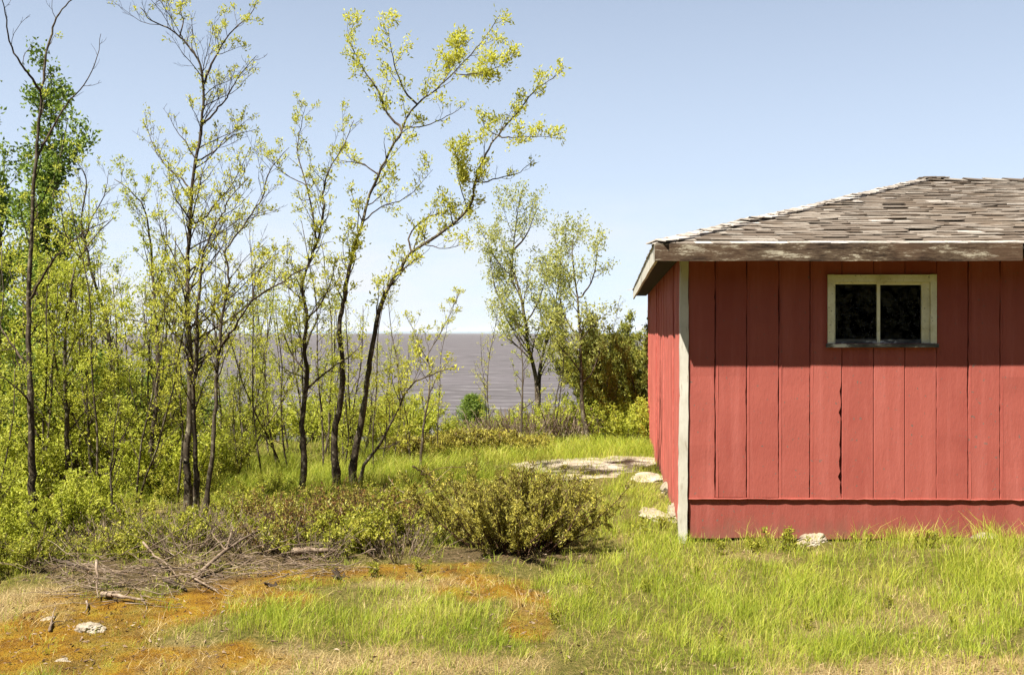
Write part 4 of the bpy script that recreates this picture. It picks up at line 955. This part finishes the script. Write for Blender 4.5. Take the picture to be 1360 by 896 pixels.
rng = np.random.default_rng(404); mb = MB()
ta = rng.uniform(-0.35, math.pi + 0.35, 90)
for a in ta:   # added ring of spruces, out of view, blocking sky to deepen wall shade
    rad_ = rng.uniform(11, 19); bx_, by_ = math.cos(a) * rad_ * 1.3, 2.0 - math.sin(a) * rad_; hh = rng.uniform(6, 8.5) * min(1, rad_ / 13)
    if bx_ > 1.2 and by_ > 4: continue
    bz_ = float(gz(bx_, by_)); mb.tube(np.array([[bx_, by_, bz_ - .1], [bx_, by_, bz_ + hh]]), [0.14, 0.02], 5)
    n_ = 420; t_ = rng.uniform(0.04, 1, n_) ** 1.3; rr_ = (1 - t_) * rng.uniform(0.5, 1, n_) * hh * 0.26; aa = rng.uniform(0, 6.28, n_)
    c = np.stack([bx_ + np.cos(aa) * rr_, by_ + np.sin(aa) * rr_, bz_ + t_ * hh], 1); ax = norm(np.stack([np.cos(aa), np.sin(aa), rng.normal(-0.2, 0.3, n_)], 1))
    l = rng.uniform(0.5, 1.0, n_); leaves_mesh(mb, c, ax, l, l * 0.6, rng)
tag(mb.build('sky_block_spruces', M['leaf_dark']), 'unseen spruces added behind the viewer to block sky light', 'wood', kind='stuff')

# ------------------------------------------------------------------ rocks, log, sticks
def rock(name, px, py, w, d, h, seed, label, rz=0.0, sink=0.35, pos=None, cat='rock', group=None):
    rng = np.random.default_rng(seed); import bmesh
    bm = bmesh.new(); bmesh.ops.create_icosphere(bm, subdivisions=5, radius=1.0)
    co_ = np.array([v.co[:] for v in bm.verts])
    off = np.zeros(len(co_))
    for _ in range(14):
        nn = norm(rng.normal(size=3)); lim = rng.uniform(0.5, 0.85); dd = co_ @ nn
        co_ = co_ - nn * np.clip(dd - lim, 0, None)[:, None] * 0.9
    co_ *= (1 + 0.07 * (fbm(co_[:, 0] * 3 + seed, co_[:, 1] * 3 + co_[:, 2] * 2, 0.8, 70) - 0.5))[:, None]
    co_ *= (1 - 0.10 * sstep(0.5, 0.62, fbm(co_[:, 0] + seed * 1.3, co_[:, 2] * 1.5 + co_[:, 1] * 0.7, 0.25, 71)) - 0.05 * fbm(co_[:, 0], co_[:, 1] + co_[:, 2], 0.07, 74))[:, None]
    co_ = co_ * np.array([w / 2, d / 2, h])
    for v, c in zip(bm.verts, co_): v.co = c
    me = bpy.data.meshes.new(name); bm.to_mesh(me); bm.free()
    for p in me.polygons: p.use_smooth = False
    o = bpy.data.objects.new(name, me); COL.objects.link(o); me.materials.append(M['rock'])
    x, Yd = gxy(px, py) if pos is None else pos
    o.location = (x, Yd, float(gz(x, Yd)) + h * (0.5 - sink) - 0.02); o.rotation_euler = ((0, 0, rz) if w > 0.9 else (rng.normal(0, 0.06), rng.normal(0, 0.06), rz))
    return tag(o, label, cat, group)
rock('rock', 117, 834, 0.20, 0.20, 0.06, 1, 'pale jagged stone half sunk in orange moss', 0.3, sink=0.3)
rock('rock', 80, 876, 0.16, 0.10, 0.035, 2, 'flat pale stone lowest in the mossy foreground', 0.1)
rock('rock', 63, 818, 0.16, 0.12, 0.03, 3, 'small grey stone beside a twig, left of the jagged stone', 0.8)
rock('rock', 206, 856, 0.035, 0.03, 0.02, 4, 'pebble on moss below the brush pile', 0.8, cat='pebble')
rock('rock', 170, 869, 0.04, 0.03, 0.018, 5, 'darker pebble on moss, nearer the bottom than the other', 0.2, cat='pebble')
rock('bedrock_slab', 772, 620, 2.2, 2.2, 0.075, 6, 'wide flat pale bedrock slab in the grass behind the bush', 0.15, sink=0.3)
rock('bedrock_slab', 845, 612, 1.0, 1.9, 0.07, 12, 'pale bedrock slab reaching the far corner of the shed', -0.3, sink=0.3)
rock('rock', 858, 638, 0.5, 0.55, 0.09, 7, 'flat pale rock by the middle of the shed side wall', 0.2)
rock('rock', 870, 686, 0.36, 0.34, 0.10, 8, 'pale slanting rock in grass near the front corner of the shed', -0.4)
for k_, (px_, py_) in enumerate([(222, 826), (243, 838), (262, 852), (236, 868), (290, 846), (150, 846), (128, 862), (300, 828), (205, 838), (272, 872)]):
    rock('pebble', px_, py_, 0.03 + 0.004 * (k_ % 4), 0.025, 0.016, 20 + k_, 'tiny pale stone chip strewn on the moss between rocks and grass', k_ * 0.7, cat='pebble', group='stone chips on the moss')
def hpos(u, v): p = H(u, v, 0); return (float(p[0]), float(p[1]))
rock('rock', 0, 0, 0.26, 0.2, 0.085, 9, 'reddish-white foundation stone under the front wall of the shed', 0.1, sink=0.42, pos=hpos(1.0, -0.02))
rock('rock', 0, 0, 0.22, 0.16, 0.05, 10, 'flat stone lying just before the reddish foundation stone', 0.4, sink=0.2, pos=hpos(0.93, -0.15))
rock('rock', 0, 0, 0.30, 0.16, 0.08, 11, 'grey stone under the skirt board behind tall grass', 0.0, sink=0.4, pos=hpos(2.3, 0.0))
rock('rock', 0, 0, 0.2, 0.9, 0.14, 13, 'whitish footing stone under the middle of the shed side wall', -0.1, sink=0.2, pos=hpos(0.02, 2.2))
rock('rock', 0, 0, 0.2, 0.7, 0.12, 14, 'whitish footing stone under the side wall close behind the front corner', -0.1, sink=0.2, pos=hpos(0.02, 0.95))

def stick(name, a, b_, r, label, seed, mat='dead_wood', lift=(0.03, 0.06), forks=2, group=None, cat='branch'):
    rng = np.random.default_rng(seed); (x0, y0), (x1, y1) = gxy(*a), gxy(*b_)
    p0 = np.array([x0, y0, float(gz(x0, y0)) + lift[0]]); p1 = np.array([x1, y1, float(gz(x1, y1)) + lift[1]])
    n = 9; t = np.linspace(0, 1, n)[:, None]; L = np.linalg.norm(p1 - p0)
    pts = p0 + (p1 - p0) * t + np.cumsum(rng.normal(0, L * 0.012, (n, 3)), 0) * (t * (1 - t) * 4)
    base = p0.copy(); mb = MB(); rad = np.linspace(r, r * 0.35, n) * (1 + rng.normal(0, 0.08, n)); mb.tube(pts - base, rad, 7)
    for k in range(forks):
        i = rng.integers(2, n - 2); d = side_dir(norm(pts[i + 1] - pts[i]), rng.uniform(0.5, 1.0), rng); d[2] = abs(d[2]) * 0.6
        q = path(pts[i] - base, d, L * rng.uniform(0.2, 0.4), 5, 0.15, -0.03, rng); mb.tube(q, np.linspace(rad[i] * 0.6, r * 0.2, 6), 5)
    o = mb.build(name, M[mat], None, True, base)
    return tag(o, label, cat, group)
stick('fallen_log', (388, 742), (446, 741), 0.030, 'short split log lying below the twiggy shrubs', 1, forks=0, lift=(0.06, 0.06), cat='log')
stick('dead_branch', (262, 768), (345, 734), 0.017, 'long grey branch slanting up out of the brush pile', 2, lift=(0.03, 0.16))
stick('dead_branch', (345, 734), (400, 712), 0.010, 'thin grey branch continuing the long slanting one uphill', 3, lift=(0.14, 0.25))
stick('dead_branch', (135, 792), (192, 800), 0.016, 'thick bleached branch in front of the brush pile', 4, lift=(0.03, 0.04))
stick('dead_branch', (128, 778), (131, 796), 0.010, 'bleached stick standing up at the front of the brush pile', 5, lift=(0.16, 0.03), forks=1)
stick('dead_branch', (218, 778), (248, 785), 0.017, 'dark broken stub of wood on the orange moss', 6, lift=(0.05, 0.02), forks=0, mat='twig')
stick('dead_branch', (255, 770), (310, 796), 0.008, 'pale thin branch curving over moss beside the stub', 7, lift=(0.03, 0.02))
stick('dead_branch', (50, 738), (118, 760), 0.018, 'dark branch lying left of the brush pile', 8, lift=(0.05, 0.03), mat='twig')
stick('dead_branch', (190, 744), (236, 776), 0.009, 'pale stick crossing the top of the brush pile', 9, lift=(0.14, 0.05))
stick('dead_branch', (66, 838), (74, 812), 0.008, 'twig leaning beside the small grey stone', 10, lift=(0.01, 0.04), forks=1)
stick('dead_branch', (470, 722), (585, 664), 0.012, 'long pale branch leaning through the shrubs toward the juniper bush', 11, lift=(0.10, 0.1))
stick('dead_branch', (548, 632), (578, 672), 0.012, 'brown bare branch leaning left above the juniper bush', 12, lift=(0.12, 0.2), mat='red_twig')
stick('dead_branch', (115, 800), (112, 815), 0.007, 'little forked twig below the brush pile', 13, lift=(0.03, 0.02), forks=1)
for px, py, sd, lb in ((366, 778, 1, 'dark rotten stump poking out of moss below the log'), (452, 768, 2, 'dark torn root clump right of the rotten stump')):
    rng = np.random.default_rng(sd); x, Yd = gxy(px, py); base = np.array([x, Yd, float(gz(x, Yd))]); mb = MB()
    for k in range(7):
        d = norm(np.array([rng.normal(0, 0.6), rng.normal(0, 0.6), 0.7])); q = path(np.array([0, 0, -0.02]), d, rng.uniform(0.05, 0.12), 5, 0.25, -0.1, rng)
        mb.tube(q, np.linspace(0.018, 0.006, 6), 6)
    tag(mb.build('root_stump', M['twig'], None, True, base), lb, 'stump')

# brush: fine tangle of twigs nobody could count
rng = np.random.default_rng(77); mb = MB()
for i in range(310):
    cx_, cy_, sx_, sy_ = [(195, 772, 80, 20), (330, 752, 70, 12), (150, 792, 50, 10), (90, 762, 60, 12), (400, 758, 80, 12), (440, 735, 60, 14), (240, 750, 80, 12)][rng.choice(7, p=[.3, .2, .14, .08, .1, .08, .1])]
    px, py = rng.normal(cx_, sx_ * 0.7), rng.normal(cy_, sy_ * 0.7); x, Yd = gxy(px, py)
    h0 = abs(rng.normal(0, 0.05)); a = rng.normal(0.0, 0.5) + (math.pi if rng.random() < 0.5 else 0)
    d = np.array([math.cos(a), math.sin(a), rng.normal(0.05, 0.22)]); L = rng.uniform(0.12, 0.55)
    q = path(np.array([x, Yd, float(gz(x, Yd)) + 0.01 + h0]), d, L, 6, 0.2, -0.03, rng); q[:, 2] = np.maximum(q[:, 2], gz(q[:, 0], q[:, 1]) + 0.004)
    mb.tube(q, np.linspace(rng.uniform(0.0015, 0.005), 0.001, 7), 4)
tag(mb.build('twig_litter', M['dead_wood'], None, True), 'tangle of dead grey twigs along the edge of the moss', 'brush', kind='stuff')

# ------------------------------------------------------------------ grass, moss, litter (uncountable)
def blades(mb, p, h, w, lean, rng):
    n = len(p); a = rng.uniform(0, 2 * np.pi, n); sd = np.stack([np.cos(a), np.sin(a), 0 * a], 1) * w[:, None] * 0.5
    md = p + UP * (h * 0.55)[:, None] + lean * (h * 0.28)[:, None]; tp = p + UP * (h * 0.92)[:, None] + lean * (h * 0.95)[:, None]
    v = np.stack([p - sd, p + sd, md + sd * 0.75, md - sd * 0.75, tp], 1).reshape(-1, 3)
    i = np.arange(n) * 5
    mb.add(v, np.stack([i, i + 1, i + 2, i + 3], 1), np.stack([i + 3, i + 2, i + 4], 1))
def sample(n, y0, y1, rng):
    Yd = y0 * (y1 / y0) ** rng.random(n); x = rng.uniform(-0.85, 0.9, n) * Yd; return x, Yd
def tufts(nt_, y0, y1, dens, hgt, per, mb, rng, wid=0.0028, spread=0.03, leanm=0.45):
    x, y = sample(nt_, y0, y1, rng); keep = (rng.random(nt_) < dens(x, y)) & ~in_house(x, y, -0.02); x, y = x[keep], y[keep]
    k = rng.integers(per[0], per[1] + 1, len(x)); idx = np.repeat(np.arange(len(x)), k); m = len(idx)
    off = rng.normal(0, 1, (m, 2)) * (spread * (y[idx] / 6) ** 0.6)[:, None]
    bx_, by_ = x[idx] + off[:, 0], y[idx] + off[:, 1]
    ok = ~in_house(bx_, by_, 0.0); bx_, by_, off, idx = bx_[ok], by_[ok], off[ok], idx[ok]; m = len(idx)
    p = np.stack([bx_, by_, gz(bx_, by_) - 0.008], 1)
    tl = rng.normal(0, 0.25, (len(x), 2))
    ln = np.zeros((m, 3)); ln[:, :2] = off / spread * 0.22 + tl[idx] + rng.normal(0, leanm * 0.6, (m, 2)); ln[:, 0] += 0.12
    h = hgt(x, y)[idx] * rng.uniform(0.45, 1.15, m)
    blades(mb, p, h, wid * (by_ / 6) ** 0.7 * rng.uniform(0.7, 1.3, m), ln, rng)
rg = np.random.default_rng(123)
def d_green(x, y):
    g = (0.50 + 0.55 * mask(x, y, LUSH, 0.5, 0.8, 24)) * (0.25 + 1.5 * sstep(0.3, 0.75, fbm(x, y, 0.4, 31))) * (1 - 0.5 * sstep(0.56, 0.74, fbm(x, y, 0.5, 83)) * (y < 9))
    return np.clip(g * (1 - 0.86 * mask(x, y, MOSS, 0.8, 0.4)) * (1 - 0.6 * mask(x, y, DRY, 0.6)) * (1 - 0.75 * mask(x, y, DIRT_SHADE, 0.4)), 0.0, 1)
def h_green(x, y):
    return 0.075 + 0.06 * mask(x, y, LUSH, 0.5, 0.8, 24) * (0.4 + fbm(x, y, 0.6, 33)) + 0.06 * mask(x, y, TALL, 0.3, 0.3, 35) + 0.06 * sstep(9, 12, y)
mb = MB(); tufts(27000, 4.2, 17, d_green, h_green, (8, 16), mb, rg)
tufts(1200, 6.4, 7.8, lambda x, y: mask(x, y, TALL, 0.5, 0.3, 35) * sstep(0.4, 0.7, fbm(x, y, 0.35, 37)), lambda x, y: 0.15 + 0.14 * fbm(x, y, 0.3, 37), (10, 20), mb, rg, 0.0035)
tufts(9500, 9.3, 14.6, lambda x, y: 0.95 * mask(x, y, LUSH, 0.35, 0.8, 24), lambda x, y: 0.16 + 0.12 * fbm(x, y, 0.8, 39), (8, 14), mb, rg, 0.0026, 0.04)
tag(mb.build('grass', M['grass']), 'green meadow grass in front of and beside the shed', 'grass', kind='stuff')
mb = MB()
tufts(16000, 4.2, 16, lambda x, y: np.clip(0.16 + 0.9 * mask(x, y, DRY, 0.8, 0.35) + 0.45 * sstep(0.52, 0.74, fbm(x, y, 0.5, 83)) - 0.08 * mask(x, y, MOSS), 0, 1) * (1 - 0.5 * mask(x, y, DIRT_SHADE, 0.4)), lambda x, y: 0.035 + 0.045 * fbm(x, y, 0.3, 44), (6, 12), mb, rg, 0.0026, 0.035, 1.6)
tag(mb.build('dry_grass', M['grass_dry']), 'straw-coloured dead grass matted between the green blades', 'grass', kind='stuff')
mb = MB()
tufts(21000, 4.2, 9, lambda x, y: mask(x, y, MOSS, 0.8, 0.4) * 0.9, lambda x, y: 0.012 + 0.022 * fbm(x, y, 0.2, 45), (6, 11), mb, rg, 0.0032, 0.022, 0.9)
tag(mb.build('moss_carpet', M['moss']), 'orange moss spread over the ground in the left foreground', 'moss', kind='stuff')
mb = MB(); n = 20000; x, y = sample(n, 4.3, 10, rg); keep = rg.random(n) < np.clip(0.12 + 0.8 * mask(x, y, DIRT_SHADE, 0.4) + 0.35 * mask(x, y, MOSS), 0, 1); x, y = x[keep], y[keep]; keep = ~in_house(x, y, 0.0); x, y = x[keep], y[keep]
c = np.stack([x, y, gz(x, y) + rg.uniform(0.005, 0.02, len(x))], 1); ax = norm(np.stack([rg.normal(size=len(x)), rg.normal(size=len(x)), rg.normal(0, 0.25, len(x))], 1))
l = rg.uniform(0.012, 0.042, len(x)); leaves_mesh(mb, c, ax, l, l * 0.35, rg)
tag(mb.build('leaf_litter', M['litter']), 'dry brown leaves scattered over moss and soil', 'leaf litter', kind='stuff')
